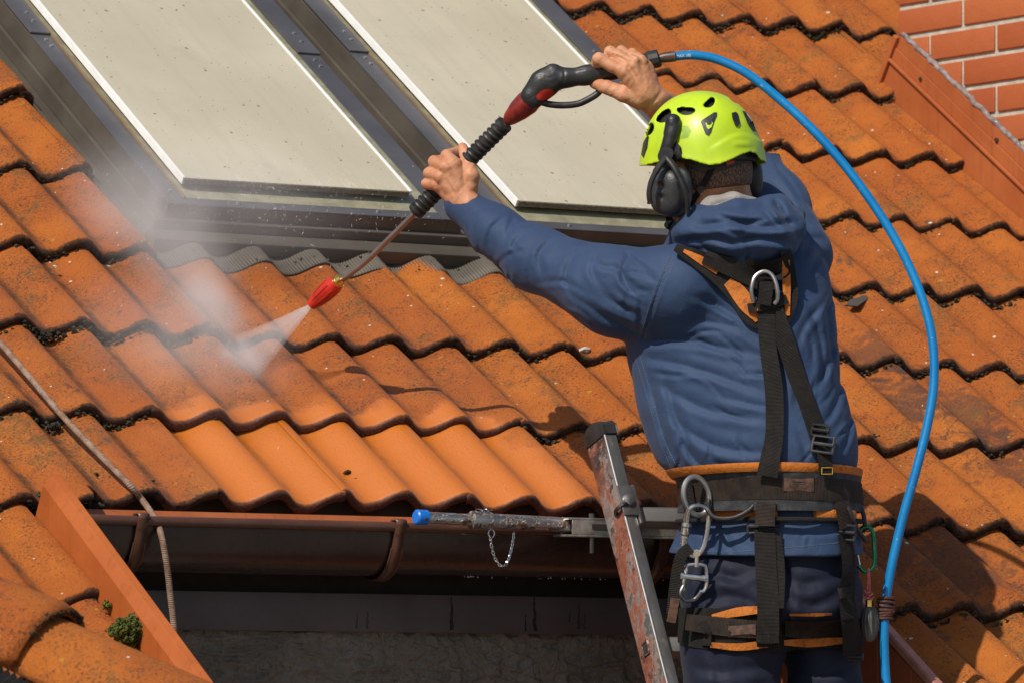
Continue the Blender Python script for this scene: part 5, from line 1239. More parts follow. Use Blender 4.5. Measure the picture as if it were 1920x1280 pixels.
# steel D ring on the back
dP = [(1412, 566), (1409, 545), (1414, 522), (1426, 511), (1438, 510), (1449, 518), (1456, 536), (1458, 560), (1452, 570)]
q = MB(); dz_ = hit_depth(yb, 1436, 545, 11.5) - .012; q.tube([at(x, y, dz_ - .006 * math.sin((y - 510) / 60 * math.pi)) for x, y, _ in [(*p, 0) for p in smooth_path(dP, 5)]], .0042, 10); q.build('d_ring', M['zinc'], harn)
ribbon('d_ring_strap', [(1437, 528), (1435, 556), (1432, 572)], 26, M['web'], harn, yb, .012, .003, span=3)
# sliding buckle of the right strap
def bar_buckle(cx, cy, w, h, ang, mat, bvh, nm='buckle', off=.006):
    """frame with a middle bar"""
    c, s_ = math.cos(math.radians(ang)), math.sin(math.radians(ang)); d = hit_depth(bvh, cx, cy, 11.5) - off; f = lambda x, y, e=0: at(cx + x * c - y * s_, cy + x * s_ + y * c, d - e)
    q = MB(); loop = [f(-w, -h), f(-w * .8, -h * 1.12), f(w * .8, -h * 1.12), f(w, -h), f(w * 1.03, h), f(w * .8, h * 1.15), f(-w * .8, h * 1.15), f(-w * 1.03, h)]
    q.tube(smooth_path(loop + [loop[0]], 3)[:-1], .0042, 8, closed=True, flat=.75); q.tube([f(-w, 0, .003), f(w, 0, .003)], .004, 8); return q.build(nm, mat, harn)
bar_buckle(1538, 806, 15, 9, 8, M['plastic'], yb, off=.009); bar_buckle(1543, 832, 19, 13, 8, M['darksteel'], yb, off=.010)
# stitching boxes on strap ends
def stitch(x, y, w, h, ang, bvh):
    c, s_ = math.cos(math.radians(ang)), math.sin(math.radians(ang)); f = lambda u, v: (x + u * c - v * s_, y + u * s_ + v * c); q = MB(); P = []
    for a, b in (((-w, -h), (w, -h)), ((w, -h), (w, h)), ((w, h), (-w, h)), ((-w, h), (-w, -h))):
        for t in np.linspace(0, 1, 6, endpoint=False): p = f(a[0] + (b[0] - a[0]) * t, a[1] + (b[1] - a[1]) * t); P.append(at(p[0], p[1], (hit_depth(bvh, p[0], p[1], 11.5)) - .0015))
    q.tube(P, .0009, 5, closed=True); q.build('stitching', M['thread'], harn)
yb = bvh_of([jk, hood, tr, harn] + list(harn.children)); stitch(1551, 882, 10, 6, 0, yb); stitch(1437, 949, 13, 3.5, -6, yb); stitch(1578, 947, 11, 3.5, 4, yb)
# leg straps below the belt
leg_bvh = bvh_of([jk, tr])
ribbon('leg_strap', [(1436, 940), (1434, 985)], 37, M['belt'], harn, yb, .002, .003, span=3)
ribbon('leg_strap', [(1578, 938), (1588, 990)], 28, M['belt'], harn, yb, .002, .003, span=3)
# loops round the thighs
wrap('leg_loop', M['web'], harn, (1376, 11.57), None, lambda a: 1150 - 12 * math.sin(a) + 10 * math.cos(a) * -1, lambda a: 1207 + 8 * math.sin(a) - 6 * math.cos(a), bvh_of([tr]), .002, .006, n=72, smooth=2, mxw=0)
wrap('leg_loop', M['web'], harn, (1545, 11.63), None, lambda a: 1152 - 6 * math.sin(a), lambda a: 1208 + 2 * math.sin(a), bvh_of([tr]), .002, .005, n=72, smooth=2, mxw=0)
lb = bvh_of([tr, harn] + list(harn.children))
ribbon('orange_inlay', [(1335, 1156), (1385, 1146), (1425, 1142)], [10, 17, 14], M['opad'], harn, lb, .001, .003, span=3)
ribbon('orange_inlay', [(1332, 1208), (1385, 1212), (1440, 1206)], [10, 14, 14], M['opad'], harn, lb, .001, .003, span=3)
ribbon('orange_inlay', [(1470, 1204), (1520, 1204), (1580, 1200)], [10, 17, 12], M['opad'], harn, lb, .001, .003, span=3)
ribbon('orange_inlay', [(1480, 1152), (1530, 1152), (1560, 1150)], [4, 6, 4], M['opad'], harn, lb, .001, .003, span=3)
ribbon('leg_band', [(1286, 1165), (1340, 1172), (1400, 1178), (1460, 1180)], [30, 34, 34, 30], M['belt'], harn, lb, .002, .003, span=4)
ribbon('leg_band', [(1472, 1178), (1530, 1180), (1600, 1172)], [30, 32, 26], M['belt'], harn, lb, .002, .003, span=4)
lb = bvh_of([tr, jk, harn] + list(harn.children))
lp_ = patch_on(lb, [(1365, 1173), (1417, 1169), (1417, 1190), (1366, 1194)], .001, .0015).build('label', M['label'], harn)
ribbon('strap_keeper', [(1316, 1164), (1326, 1188), (1324, 1210)], 15, M['web'], harn, lb, .002, .003, span=2)
ribbon('leg_strap', [(1434, 992), (1436, 1060), (1440, 1130), (1440, 1212)], [40, 40, 41, 42], M['web'], harn, lb, .003, .0032, span=8)
ribbon('leg_strap', [(1455, 1000), (1462, 1070), (1462, 1140)], [20, 20, 16], M['web'], harn, leg_bvh, .002, .003, span=6)
ribbon('leg_strap', [(1584, 1000), (1592, 1060), (1588, 1120), (1596, 1180), (1598, 1228)], [27, 25, 30, 34, 36], M['web'], harn, lb, .003, .0032, span=8)
yb = bvh_of([jk, tr, harn] + list(harn.children))
bar_buckle(1432, 985, 29, 11, -2, M['plastic'], yb, off=.007); bar_buckle(1583, 997, 19, 12, 5, M['plastic'], yb, off=.007); bar_buckle(1598, 1230, 18, 5, 3, M['plastic'], yb, off=.004)
ribbon('strap_keeper', [(1572, 1112), (1592, 1108), (1602, 1106)], 20, M['web'], harn, yb, .002, .003, span=2); ribbon('strap_keeper', [(1418, 1196), (1440, 1198), (1460, 1196)], 16, M['web'], harn, yb, .002, .003, span=2)
# stiff gear loops
def px_tube(name, pts, r, mat, parent, seg=10, n=6):
    q = MB(); q.tube(smooth_path([at(*p) for p in pts], n), r, seg); return q.build(name, mat, parent)
db = hit_depth(yb, 1380, 950, 11.47)
px_tube('gear_loop', [(1329, 936, db + .02), (1328, 955, db - .005), (1342, 970, db - .016), (1375, 970, db - .02), (1405, 955, db - .016), (1421, 934, db - .004)], .0048, M['rubber'], harn)
px_tube('gear_loop', [(1576, 936, db + .03), (1592, 955, db + .02), (1604, 985, db + .03), (1622, 1012, db + .08)], .0048, M['rubber'], harn)
px_tube('gear_loop', [(1606, 935, db + .10), (1618, 960, db + .10), (1622, 985, db + .10)], .0048, M['rubber'], harn)
# hip ring and the tail of webbing on the left
dl = 11.50
q = MB(); q.tube([at(1306 + 24 * math.cos(a) + 4 * math.sin(a), 929 + 36 * math.sin(a), dl - .02 + .012 * math.cos(a)) for a in np.linspace(0, 2 * math.pi, 36, endpoint=False)], .0056, 10, closed=True); q.build('hip_ring', M['zinc'], harn)
ribbon('hip_tab', [(1285, 905), (1290, 935), (1296, 962)], 24, M['web'], harn, yb, .004, .004, span=2)

# ------------------------------------------------------------ things hanging from the harness
def cat(px, py, d): return at(px, py, d)
def loop_tube(pts, r, mat, name, parent, n=6, seg=10, closed=True):
    q = MB(); P = smooth_path([at(*p) for p in (pts + [pts[0]] if closed else pts)], n); q.tube(P[:-1] if closed else P, r, seg, closed=closed); return q.build(name, mat, parent)
d0 = dl - .035
kb = empty('carabiner', at(1305, 985, d0), 'large silver screw gate carabiner hanging from the hip ring on the left of the harness', 'carabiner')
loop_tube([(1284, 1000, d0), (1288, 962, d0 - .004), (1300, 948, d0 - .008), (1318, 948, d0 - .004), (1328, 960, d0), (1327, 990, d0), (1320, 1022, d0), (1308, 1040, d0), (1296, 1040, d0), (1286, 1030, d0)], .0046, M['steel'], 'body', kb)
q = MB(); q.tube([at(1289, 962, d0), at(1281, 1022, d0)], .0062, 12); q.build('gate', M['steel'], kb)
q = MB(); q.tube([at(1287, 980, d0), at(1283, 1008, d0)], .0088, 14); sl_ = q.build('sleeve', M['alu'], kb)
for y in (986, 1001): q = MB(); q.tube([at(1286.5 - (y - 980) * .13, y, d0), at(1286.5 - (y - 980) * .13 - .4, y + 3, d0)], .0093, 14); q.build('ring', M['darksteel'], sl_)
ws = empty('webbing_sling', at(1275, 1090, d0), 'short black webbing tail with a worn stitched end hanging left of the swivel', 'sling')
def free_ribbon(name, path, w, mat, parent, thick=.003, n=8):
    ws_ = [w] * len(path) if np.isscalar(w) else w
    P = np.array(smooth_path([(*p, q) for p, q in zip(path, ws_)], n)); tg = np.gradient(P[:, :2], axis=0); tg /= np.linalg.norm(tg, axis=1)[:, None]; nr = np.stack([-tg[:, 1], tg[:, 0]], 1); vs = []
    for e in (0, thick):
        for i in range(len(P)):
            for s_ in (-.5, .5): vs.append(at(P[i, 0] + nr[i, 0] * s_ * P[i, 3], P[i, 1] + nr[i, 1] * s_ * P[i, 3], P[i, 2] + e + .004 * s_))
    N = len(P); b = 2 * N; fs = [(0, 1, b + 1, b), (2 * N - 2, b + 2 * N - 2, b + 2 * N - 1, 2 * N - 1)]
    for i in range(N - 1): fs += [(2 * i, 2 * i + 2, 2 * i + 3, 2 * i + 1), (b + 2 * i, b + 2 * i + 1, b + 2 * i + 3, b + 2 * i + 2), (2 * i, b + 2 * i, b + 2 * i + 2, 2 * i + 2), (2 * i + 1, 2 * i + 3, b + 2 * i + 3, b + 2 * i + 1)]
    mb = MB(); mb.add(vs, fs); me = mb.mesh(name); uv = me.uv_layers.new(name='UVMap')
    for lp in me.loops: k = lp.vertex_index; uv.data[lp.index].uv = (k % 2, (k % b) // 2 * .004)
    return link(name, me, parent, [mat])
free_ribbon('webbing', [(1296, 1026, d0 - .008), (1278, 1040, d0 - .012), (1270, 1070, d0 - .005), (1264, 1105, d0), (1259, 1150, d0 + .004)], [20, 22, 22, 20, 20], M['web'], ws)
free_ribbon('worn_end', [(1266, 1120, d0 - .005), (1262, 1145, d0 - .003), (1258, 1166, d0 - .001)], 17, M['label'], ws)
sv = empty('swivel_shackle', at(1302, 1075, d0), 'polished steel swivel with a double bow hanging below the silver carabiner', 'swivel')
q = MB(); q.tube([at(1307, 1030, d0), at(1306, 1062, d0)], [.0045, .0058], 10); q.tube([at(1306, 1036, d0 - .006), at(1306, 1036, d0 + .006)], .0075, 12); q.build('eye', M['steel'], sv)
loop_tube([(1284, 1066, d0), (1292, 1058, d0), (1318, 1058, d0), (1324, 1066, d0), (1325, 1092, d0), (1320, 1106, d0), (1312, 1108, d0)], .0042, M['steel'], 'bow', sv, closed=False)
loop_tube([(1288, 1064, d0), (1282, 1090, d0), (1282, 1106, d0)], .0042, M['steel'], 'bow', sv, closed=False)
q = MB(); q.tube([at(1276, 1078, d0), at(1327, 1084, d0)], .0066, 12); q.tube([at(1276, 1078, d0), at(1281, 1079, d0)], .0088, 8); q.tube([at(1322, 1083, d0), at(1327, 1084, d0)], .0088, 8); q.build('pin', M['steel'], sv)
loop_tube([(1282, 1096, d0), (1276, 1112, d0 - .004), (1284, 1124, d0 - .004), (1302, 1123, d0), (1316, 1108, d0)], .0042, M['darksteel'], 'lower_bow', sv, closed=False)

d1 = 11.575
gk = empty('carabiner', at(1622, 1030, d1), 'green anodised carabiner on the right side of the harness near the hose', 'carabiner')
loop_tube([(1610, 1000, d1), (1618, 988, d1), (1630, 988, d1), (1637, 1000, d1), (1640, 1050, d1), (1634, 1066, d1), (1620, 1070, d1), (1610, 1060, d1)], .0042, M['green'], 'body', gk, closed=False)
q = MB(); q.tube([at(1604, 1018, d1), at(1613, 1064, d1)], .0022, 8); q.tube([at(1610, 1000, d1), at(1603, 1019, d1)], .0022, 8); q.build('wire_gate', M['steel'], gk)
ct = empty('cord_loop', at(1627, 1100, d1), 'thin pink cord knotted between the green carabiner and the grey nozzle', 'cord')
for dx in (-2.2, 2.2): loop_tube([(1628 + dx * .3, 1064, d1 - .004), (1629 + dx * .7, 1085, d1 - .003), (1628 + dx, 1108, d1 - .002), (1628 + dx * 1.6, 1124, d1 - .002)], .0019, M['cord'], 'strand', ct, closed=False)
for k, (x, y) in enumerate(((1626, 1108), (1630, 1113), (1625, 1118), (1631, 1120))): q = MB(); q.tube(smooth_path([at(x - 6, y, d1 - .004), at(x, y + 2.5, d1 - .009), at(x + 6, y - 1, d1 - .004), at(x, y - 3, d1 + .001), at(x - 6, y, d1 - .004)], 5)[:-1], .0018, 6, closed=True); q.build('knot', M['cord'], ct)
tn = empty('turbo_nozzle', at(1632, 1165, d1), 'spare grey ribbed nozzle hanging from pink cord beside the hose', 'nozzle')
def lathe(prof, px, py0, d, seg, ribs=0, tilt=0.0):
    """prof: (photo y, radius px) pairs turned about a near vertical axis"""
    q = MB(); vs = []; k = d / F
    for y, r_ in prof:
        C0 = cc(px + (y - py0) * tilt, y, d)
        for i in range(seg):
            a = 2 * math.pi * i / seg; rr = r_ * k * (1 + (.075 * math.cos(ribs * a) if ribs and r_ > 6 else 0)); vs.append(c2w(C0 + rr * np.array([math.cos(a), 0, math.sin(a)])))
    n = len(prof); fs = [(i * seg + j, i * seg + (j + 1) % seg, (i + 1) * seg + (j + 1) % seg, (i + 1) * seg + j) for i in range(n - 1) for j in range(seg)]; fs += [tuple(reversed(range(seg))), tuple((n - 1) * seg + j for j in range(seg))]
    q.add(vs, fs); return q
lathe([(1136, 9), (1144, 14), (1160, 17), (1178, 16), (1190, 12.5), (1199, 8), (1203, 3)], 1631, 1136, d1, 56, 14).build('ribbed_body', simple('grey_ribbed_rubber', (.10, .095, .085), .55, var=.3), tn, ang=80)
lathe([(1122, 6), (1124, 7.5), (1134, 7.5), (1138, 8)], 1630, 1136, d1, 6).build('hex_nut', M['brass'], tn, ang=20)

# ------------------------------------------------------------ the pressure washer lance
lance = empty('pressure_washer_lance', at(850, 330, 11.93), 'pressure washer lance with black gun, spiral grip, steel tube and red nozzle', 'lance')
LP = lambda px: 12.09 - (px - 610) * .00072 if px < 1010 else 11.802 - (px - 1010) * .00003
P3 = lambda x, y, e=0: at(x, y, LP(x) + e)
q = MB(); P = smooth_path([P3(790, 388), P3(740, 438), P3(690, 487), P3(655, 515), P3(630, 532)], 8); q.tube(P, .0062, 14); q.build('tube', M['tube'], lance)
q = MB(); q.tube([P3(641, 522), P3(634, 528), P3(629, 532)], [.0105, .0128, .0132], 18); q.build('brass_ring', M['brass'], lance)
q = MB(); q.tube([P3(634, 527.5), P3(631.5, 529.7)], .0150, 18); q.build('brass_ring', M['brass'], lance)
nz = MB(); P = [P3(632, 529), P3(624, 536), P3(612, 547), P3(600, 558), P3(590, 567), P3(584, 573)]; nz.tube(P, [.0165, .0195, .0185, .0165, .0138, .0105], 26); nzo = nz.build('nozzle', M['red'], lance, ang=40)
for k in range(8):
    a = 2 * math.pi * k / 8; t = P[4] - P[1]; t /= np.linalg.norm(t); x = np.cross(t, [0, 0, 1.]); x /= np.linalg.norm(x); y = np.cross(t, x); o_ = math.cos(a) * x + math.sin(a) * y
    r_ = MB(); r_.tube([P[1] + o_ * .0188, P[2] + o_ * .0178, P[3] + o_ * .0158, P[4] + o_ * .0128], [.0022, .0026, .0024, .0014], 6); r_.build('rib', M['red'], nzo)
# spiral grip
ga, gb_ = P3(780, 396.5), P3(946, 233); gt_ = gb_ - ga; GL = np.linalg.norm(gt_); gt_ /= GL
core_ = [ga + gt_ * GL * t for t in np.linspace(0, 1, 60)]; q = MB(); q.tube(core_, [.0135 + .0015 * math.sin(min(1, i / 6, (59 - i) / 6) * math.pi / 2) for i in range(60)], 18); gp = q.build('grip', M['rubber'], lance)
x = np.cross(gt_, [0, 0, 1.]); x /= np.linalg.norm(x); y = np.cross(gt_, x); turns = 21
hx = [ga + gt_ * GL * (.02 + .96 * t) + .0152 * (math.cos(2 * math.pi * turns * t) * x + math.sin(2 * math.pi * turns * t) * y) for t in np.linspace(0, 1, turns * 18)]
q = MB(); q.tube(hx, .0040, 7); q.build('spiral_ridge', M['rubber'], gp)
for a, b in ((0, .03), (.97, 1.0)): q = MB(); q.tube([ga + gt_ * GL * (a - .005), ga + gt_ * GL * (b + .005)], .0185, 18); q.build('end_collar', M['rubber'], gp, bevel=.002)
q = MB(); q.tube([P3(944, 235), P3(954, 225)], .0092, 6); q.tube([P3(938, 241), P3(945, 234)], .0075, 12); q.build('steel_coupling', M['steel'], lance, ang=20)
q = MB(); q.tube([P3(950, 230), P3(955, 224), P3(972, 208), P3(988, 194), P3(996, 186)], [.0095, .015, .0225, .0255, .024], 12); q.build('red_coupling', M['darkred'], lance, ang=30)
gs = SDF(*box_of([cc(965, 100, 11.70), cc(1250, 215, 11.90)], .01), .0026); gd = 11.803
gs.chain([cc(1000, 181, gd), cc(1020, 158, gd), cc(1038, 138, gd)], [rpx(24, gd), rpx(27, gd), rpx(19, gd)], k=.01, flat=((0, 0, 1), .75))
gs.chain([cc(1040, 150, gd), cc(1062, 147, gd), cc(1100, 141, gd), cc(1150, 131, gd), cc(1200, 120, gd), cc(1224, 114, gd)], [rpx(20, gd), rpx(16.5, gd), rpx(17.5, gd), rpx(17, gd), rpx(15.5, gd), rpx(14, gd)], k=.012, flat=((0, 0, 1), .9))
PX, PY = gs.px(); gs.relief(strokes(PX, PY, [([(1000, 150), (1012, 143), (1030, 148), (1045, 140)], 2.5, .0016), ([(1056, 128), (1058, 145), (1052, 165)], 2.2, .0018), ([(1066, 136), (1110, 127), (1160, 116)], 1.8, .0012), ([(985, 195), (1005, 178), (1020, 182)], 2, .0010)]) + .0004 * aniso(PX, PY, -30, 10, 5, 41))
link('gun_body', np_mesh('gun_body', *gs.mesh(1)), lance, [M['plastic']])
gbv = bvh_of([c for c in lance.children if c.name.startswith('gun_body')]); patch_on(gbv, ell_px(1022, 178, 17, 9.5, -22, 20), 0, .0022).build('red_insert', M['red'], lance)
px_tube('trigger_guard', [(1016, 192, gd), (1030, 196, gd), (1055, 198, gd), (1084, 195, gd), (1108, 184, gd), (1122, 174, gd), (1132, 160, gd)], .0070, M['plastic'], lance, 12)
q = MB(); q.tube([P3(1212, 115, .002), P3(1216, 114, .002), P3(1234, 110, .002), P3(1237, 109, .002)], [.0155, .019, .019, .016], 12); q.build('swivel_nut', M['rubber'], lance, ang=30)

# ------------------------------------------------------------ hose
hz = empty('hose', at(1700, 500, 11.72), 'bright blue high pressure hose looping from the gun down past the harness', 'hose')
HP = [(1262, 106.5, 11.808), (1300, 104, 11.81), (1345, 112, 11.81), (1400, 138, 11.80), (1460, 185, 11.79), (1520, 240, 11.77), (1580, 306, 11.75), (1635, 380, 11.73), (1682, 455, 11.71), (1718, 530, 11.69), (1741, 600, 11.67), (1751, 665, 11.655), (1750, 730, 11.64), (1738, 800, 11.625), (1718, 880, 11.61), (1694, 965, 11.60), (1674, 1050, 11.59), (1662, 1120, 11.585), (1658, 1180, 11.58), (1659, 1240, 11.58), (1664, 1310, 11.57), (1670, 1400, 11.56), (1672, 1900, 11.45), (1660, 2600, 11.3)]
PH = smooth_path([at(*p) for p in HP], 10); q = MB(); q.tube(PH, .0094, 14); q.build('hose_line', M['hose'], hz)
q = MB(); q.tube([P3(1234, 110.5), P3(1245, 108.5), P3(1266, 106)], [.0085, .0108, .0112], 14); q.build('crimp', simple('brown_crimp', (.09, .05, .035), .4, var=.5), hz)
# the rating printed along the hose near the gun
def flat_text(body, size):
    cu = bpy.data.curves.new('t', 'FONT'); cu.body = body; cu.size = size; cu.align_x = 'LEFT'; cu.align_y = 'CENTER'; o = bpy.data.objects.new('t', cu); COL.objects.link(o)
    me = bpy.data.meshes.new_from_object(o.evaluated_get(bpy.context.evaluated_depsgraph_get())); bpy.data.objects.remove(o); bpy.data.curves.remove(cu); return me
me = flat_text('MAX 180', .0085); co = np.empty(len(me.vertices) * 3, np.float32); me.vertices.foreach_get('co', co); co = co.reshape(-1, 3)
h0, h1 = at(1268, 106.2, 11.808), at(1300, 104.2, 11.81); tx = h1 - h0; tx /= np.linalg.norm(tx); vw = CAM - h0; vw -= tx * (vw @ tx); vw /= np.linalg.norm(vw); ty = np.cross(vw, tx)
ang_ = co[:, 1] / .0097; co2 = h0 + co[:, :1] * .88 * tx + .0098 * (np.sin(ang_)[:, None] * ty + np.cos(ang_)[:, None] * vw); me.vertices.foreach_set('co', co2.astype(np.float32).ravel()); me.update(); me.name = 'print'; link('print', me, hz, [M['print_white']])
lash = empty('rope_lashing', at(1658, 1142, 11.58), 'dark brown rope wound tightly round the blue hose', 'rope')
for k in range(7):
    y = 1122 + 6.3 * k; xx = 1662 - .09 * (y - 1120); r_ = MB(); dd_ = 11.584
    r_.tube([at(xx + 14.5 * math.cos(a) * (1 + .12 * math.sin(k * 2.1)), y + 2.2 * math.sin(a * 1 + k), dd_ + .0135 * math.sin(a)) for a in np.linspace(0, 2 * math.pi, 20, endpoint=False)], .0034, 7, closed=True); r_.build('turn', M['leather'], lash)

# ------------------------------------------------------------ ladder with its stand-off bar
ld = empty('ladder', (1.25, -.42, -.35), 'paint stained aluminium ladder leaning against the gutter with a stand off bar', 'ladder')
c0 = on_plane(1163, 930, (0, 1, 0), -.265); c1 = on_plane(1248, 1267, (0, 1, 0), c0[1] - .43 * (c0[2] - on_plane(1248, 1267, (0, 1, 0), -.4)[2]))
for _ in range(6): c1 = on_plane(1248, 1267, (0, 1, 0), c0[1] - .43 * (c0[2] - c1[2]))
la_ = c0 - c1; la_ /= np.linalg.norm(la_); xr = np.array([1., 0, 0]); xr -= la_ * (xr @ la_); xr /= np.linalg.norm(xr); yr = np.cross(la_, xr); yr = yr if yr[1] > 0 else -yr      # la_: up the ladder, xr across, yr towards the wall
topd = on_plane(1137, 800, (0, 1, 0), c0[1] + .05); Ltop = float((topd - c0) @ la_)
SW, SD = .029, .070
def stile(x):
    q = MB(); q.box(c0 + xr * x - la_ * 2.6, xr * SW, yr * SD, la_ * (2.6 + Ltop)); me = q.mesh('stile', True, .0032, 30); n_ = np.array([p.normal[:] for p in me.polygons]) @ yr; me.materials.append(M['stile']); me.materials.append(M['bare'])
    for p, k_ in zip(me.polygons, n_): p.material_index = 1 if k_ < -.5 else 0
    return link('stile', me, ld)
for x in (0, .36):
    s_ = stile(x)
    q = MB(); q.tube([c0 + xr * (x + .0015) - la_ * 2.6 + yr * .0015, c0 + xr * (x + .0015) + la_ * (Ltop - .002) + yr * .0015], .0031, 10); q.build('corner_highlight', M['zinc'], s_)  # thin tube added along the corner to give the stile a bright edge highlight
    q = MB(); b0 = c0 + xr * (x - .003) + la_ * (Ltop - .012) - yr * .003; w_, dpt = SW + .006, SD + .006
    # rounded rubber cap
    prof = [(0, 0), (dpt, 0), (dpt, .018), (dpt * .93, .030), (dpt * .72, .038), (dpt * .4, .040), (.012, .034), (0, .022)]; n = len(prof)
    q.add([b0 + yr * p + la_ * (z - .0) for p, z in prof] + [b0 + xr * w_ + yr * p + la_ * z for p, z in prof], [(i, n + i, n + (i + 1) % n, (i + 1) % n) for i in range(n)] + [tuple(range(n)), tuple(range(n, 2 * n))][:2])
    me = q.mesh('end_cap', bevel=.003); bm = bmesh.new(); bm.from_mesh(me); bmesh.ops.recalc_face_normals(bm, faces=bm.faces[:]); bm.to_mesh(me); bm.free(); link('end_cap', me, ld, [M['rubber']])
def seat(px, py): p = on_plane(px, py, tuple(yr), float(yr @ (c0 + yr * SD * .5))); return float((p - c0) @ la_)
r0 = seat(1230, 972); r1 = seat(1268, 1215); gap_ = r0 - r1
for k in range(-1, 9):
    if k == -1: continue
    z = r0 - gap_ * k; q = MB(); q.box(c0 + la_ * (z - .016) + xr * SW + yr * .012, xr * (.36 - SW), yr * .040, la_ * .030); r_ = q.build('rung', M['rung'], ld, bevel=.003)
    for j_ in range(5): q = MB(); q.box(c0 + la_ * (z + .0142) + xr * (SW + .002) + yr * (.014 + .0076 * j_), xr * (.36 - SW - .004), yr * .004, la_ * .0022); q.build('tread_ridge', M['rung'], r_)
# small square hole punched in the near stile: a dark recess with raised lips
hpos = on_plane(1211, 1215, tuple(xr), float(xr @ c0) - .001); q = MB(); q.box(hpos - yr * .009 - la_ * .013 - xr * .0006, xr * .0016, yr * .018, la_ * .026); ho = q.build('socket', M['dark'], ld)
for a, b, w_, h_ in ((-.010, -.014, .020, .002), (-.010, .012, .020, .002), (-.0105, -.013, .002, .027), (.0085, -.013, .002, .027)): q = MB(); q.box(hpos + yr * a + la_ * b - xr * .002, xr * .003, yr * w_, la_ * h_); q.build('lip', M['alu'], ho)
# clamp plate with round bolt on the front of the near stile
pp = lambda x, z, e: c0 + xr * x + la_ * z - yr * e
zc = seat(1172, 956)
q = MB(); q.box(pp(-.004, zc - .028, .0045), xr * .040, yr * .004, la_ * .066); q.box(pp(.032, zc - .046, .0045), xr * .007, yr * .03, la_ * .086); q.build('clamp_plate', M['zinc'], ld, bevel=.002)
q = MB(); q.tube([pp(.014, zc + .004, .003), pp(.014, zc + .004, .010), pp(.014, zc + .004, .0135)], [.0135, .012, .006], 18); q.build('bolt', M['zinc'], ld)
# stand-off bar resting along the gutter
by, bz = -.150, -.012
bp = lambda px, py: on_plane(px, py, (0, 1, 0), by)
e0, e1 = bp(790, 969), bp(1062, 983); bx = e1 - e0; BL = np.linalg.norm(bx); bx /= BL
so = MB(); so.tube([e0, e0 + bx * BL * .36], .0118, 20); so.tube([e0 + bx * BL * .345, e1 + bx * .03], .0150, 20); sob = so.build('stand_off_bar', M['alu'], ld)
so = MB(); so.tube([e0 - bx * .014, e0 - bx * .011, e0 + bx * .012, e0 + bx * .0135], [.0128, .0155, .0155, .0128], 22); so.build('end_cap', M['bluecap'], sob)
so = MB(); so.tube([e0 + bx * .003 - np.array([0, .0150, .004]), e0 + bx * .003 - np.array([0, .0172, .004])], .003, 10); so.build('pin_hole', M['dark'], sob)
so = MB(); so.tube([e0 + bx * BL * .335, e0 + bx * BL * .34, e0 + bx * BL * .47, e0 + bx * BL * .475], [.0152, .0182, .0182, .0152], 22); so.build('sleeve', M['alu'], sob)
# square channel the bar runs into, open end towards us
uc = bp(1062, 985); q = MB(); xb = float(uc[0]); zb = float(uc[2])
q.wbox(xb - .012, xb + .30, by - .026, by + .022, zb + .012, zb + .0165); q.wbox(xb - .002, xb + .30, by - .026, by - .0225, zb - .018, zb + .0118); q.wbox(xb - .018, xb + .30, by - .026, by + .022, zb - .0225, zb - .0182); q.wbox(xb, xb + .30, by + .018, by + .022, zb - .018, zb + .0118)
q.build('channel', M['rung'] if False else simple('raw_aluminium', (.40, .37, .33), .38, .75, var=.25, nscale=60), ld, bevel=.001)
q = MB(); q.wbox(xb + .045, xb + .105, by - .0275, by - .0262, zb - .006, zb + .004); q.build('slot', M['dark'], ld)
hk = smooth_path([np.array([xb + .085, by - .030, zb - .004]), np.array([xb + .10, by - .05, zb - .002]), pp(-.006, zc - .012, -.02), pp(-.004, zc - .006, .004), pp(.01, zc - .004, .006)], 6); q = MB(); q.tube(hk, .0045, 10); q.build('hook_bolt', M['darksteel'], ld)
q = MB(); q.tube([np.array([xb + .055, by - .01, zb - .02]), np.array([xb + .055, by - .01, zb - .055])], .005, 10); q.tube([np.array([xb + .055, by - .01, zb + .016]), np.array([xb + .055, by - .01, zb + .026])], .006, 8); q.build('locking_pin', M['darksteel'], ld)
# chain hanging from the sleeve
def chain_on(P, ll, r, name, parent, mat):
    P = np.array(smooth_path(P, 14)); L = np.concatenate([[0], np.cumsum(np.linalg.norm(np.diff(P, axis=0), axis=1))]); n = int(L[-1] / ll); q = MB()
    cpar = None
    for i in range(n):
        m = (i + .5) * ll; c = np.array([np.interp(m, L, P[:, k]) for k in range(3)]); c2 = np.array([np.interp(m + .001, L, P[:, k]) for k in range(3)]); t = c2 - c; t /= np.linalg.norm(t) + 1e-9
        w_ = np.cross(t, [0, 1., .2]); w_ /= np.linalg.norm(w_)
        if i % 2: w_ = np.cross(t, w_)
        q = MB(); q.tube([c + t * ll * .68 * math.cos(a) + w_ * ll * .34 * math.sin(a) for a in np.linspace(0, 2 * math.pi, 12, endpoint=False)], r, 6, closed=True)
        q.build(name, mat, parent)
chh = bp(911, 1004); A_ = [bp(913, 1006), bp(916, 1026), bp(922, 1046), bp(932, 1059), bp(943, 1057), bp(951, 1036), bp(956, 1012), bp(958, 995)]
A_ = [p - np.array([0, .012, 0]) for p in A_]; chain_on(A_, .0074, .0012, 'chain_link', sob, M['steel'])
q = MB(); c = bp(914, 1000) - np.array([0, .014, 0]); q.tube([c + np.array([.0072 * math.cos(a), 0, .0085 * math.sin(a)]) for a in np.linspace(0, 2 * math.pi, 16, endpoint=False)], .0017, 8, closed=True); q.build('split_ring', M['steel'], sob)
for k in range(3): q = MB(); c = e0 + bx * BL * (.385 + .03 * k) + np.array([0, -.006, .0185]); q.tube([c + np.array([.009 * math.cos(a), .005 * math.sin(a), .004 * math.sin(a + k)]) for a in np.linspace(0, 2 * math.pi, 12, endpoint=False)], .0013, 6, closed=True); q.build('chain_link', M['steel'], sob)

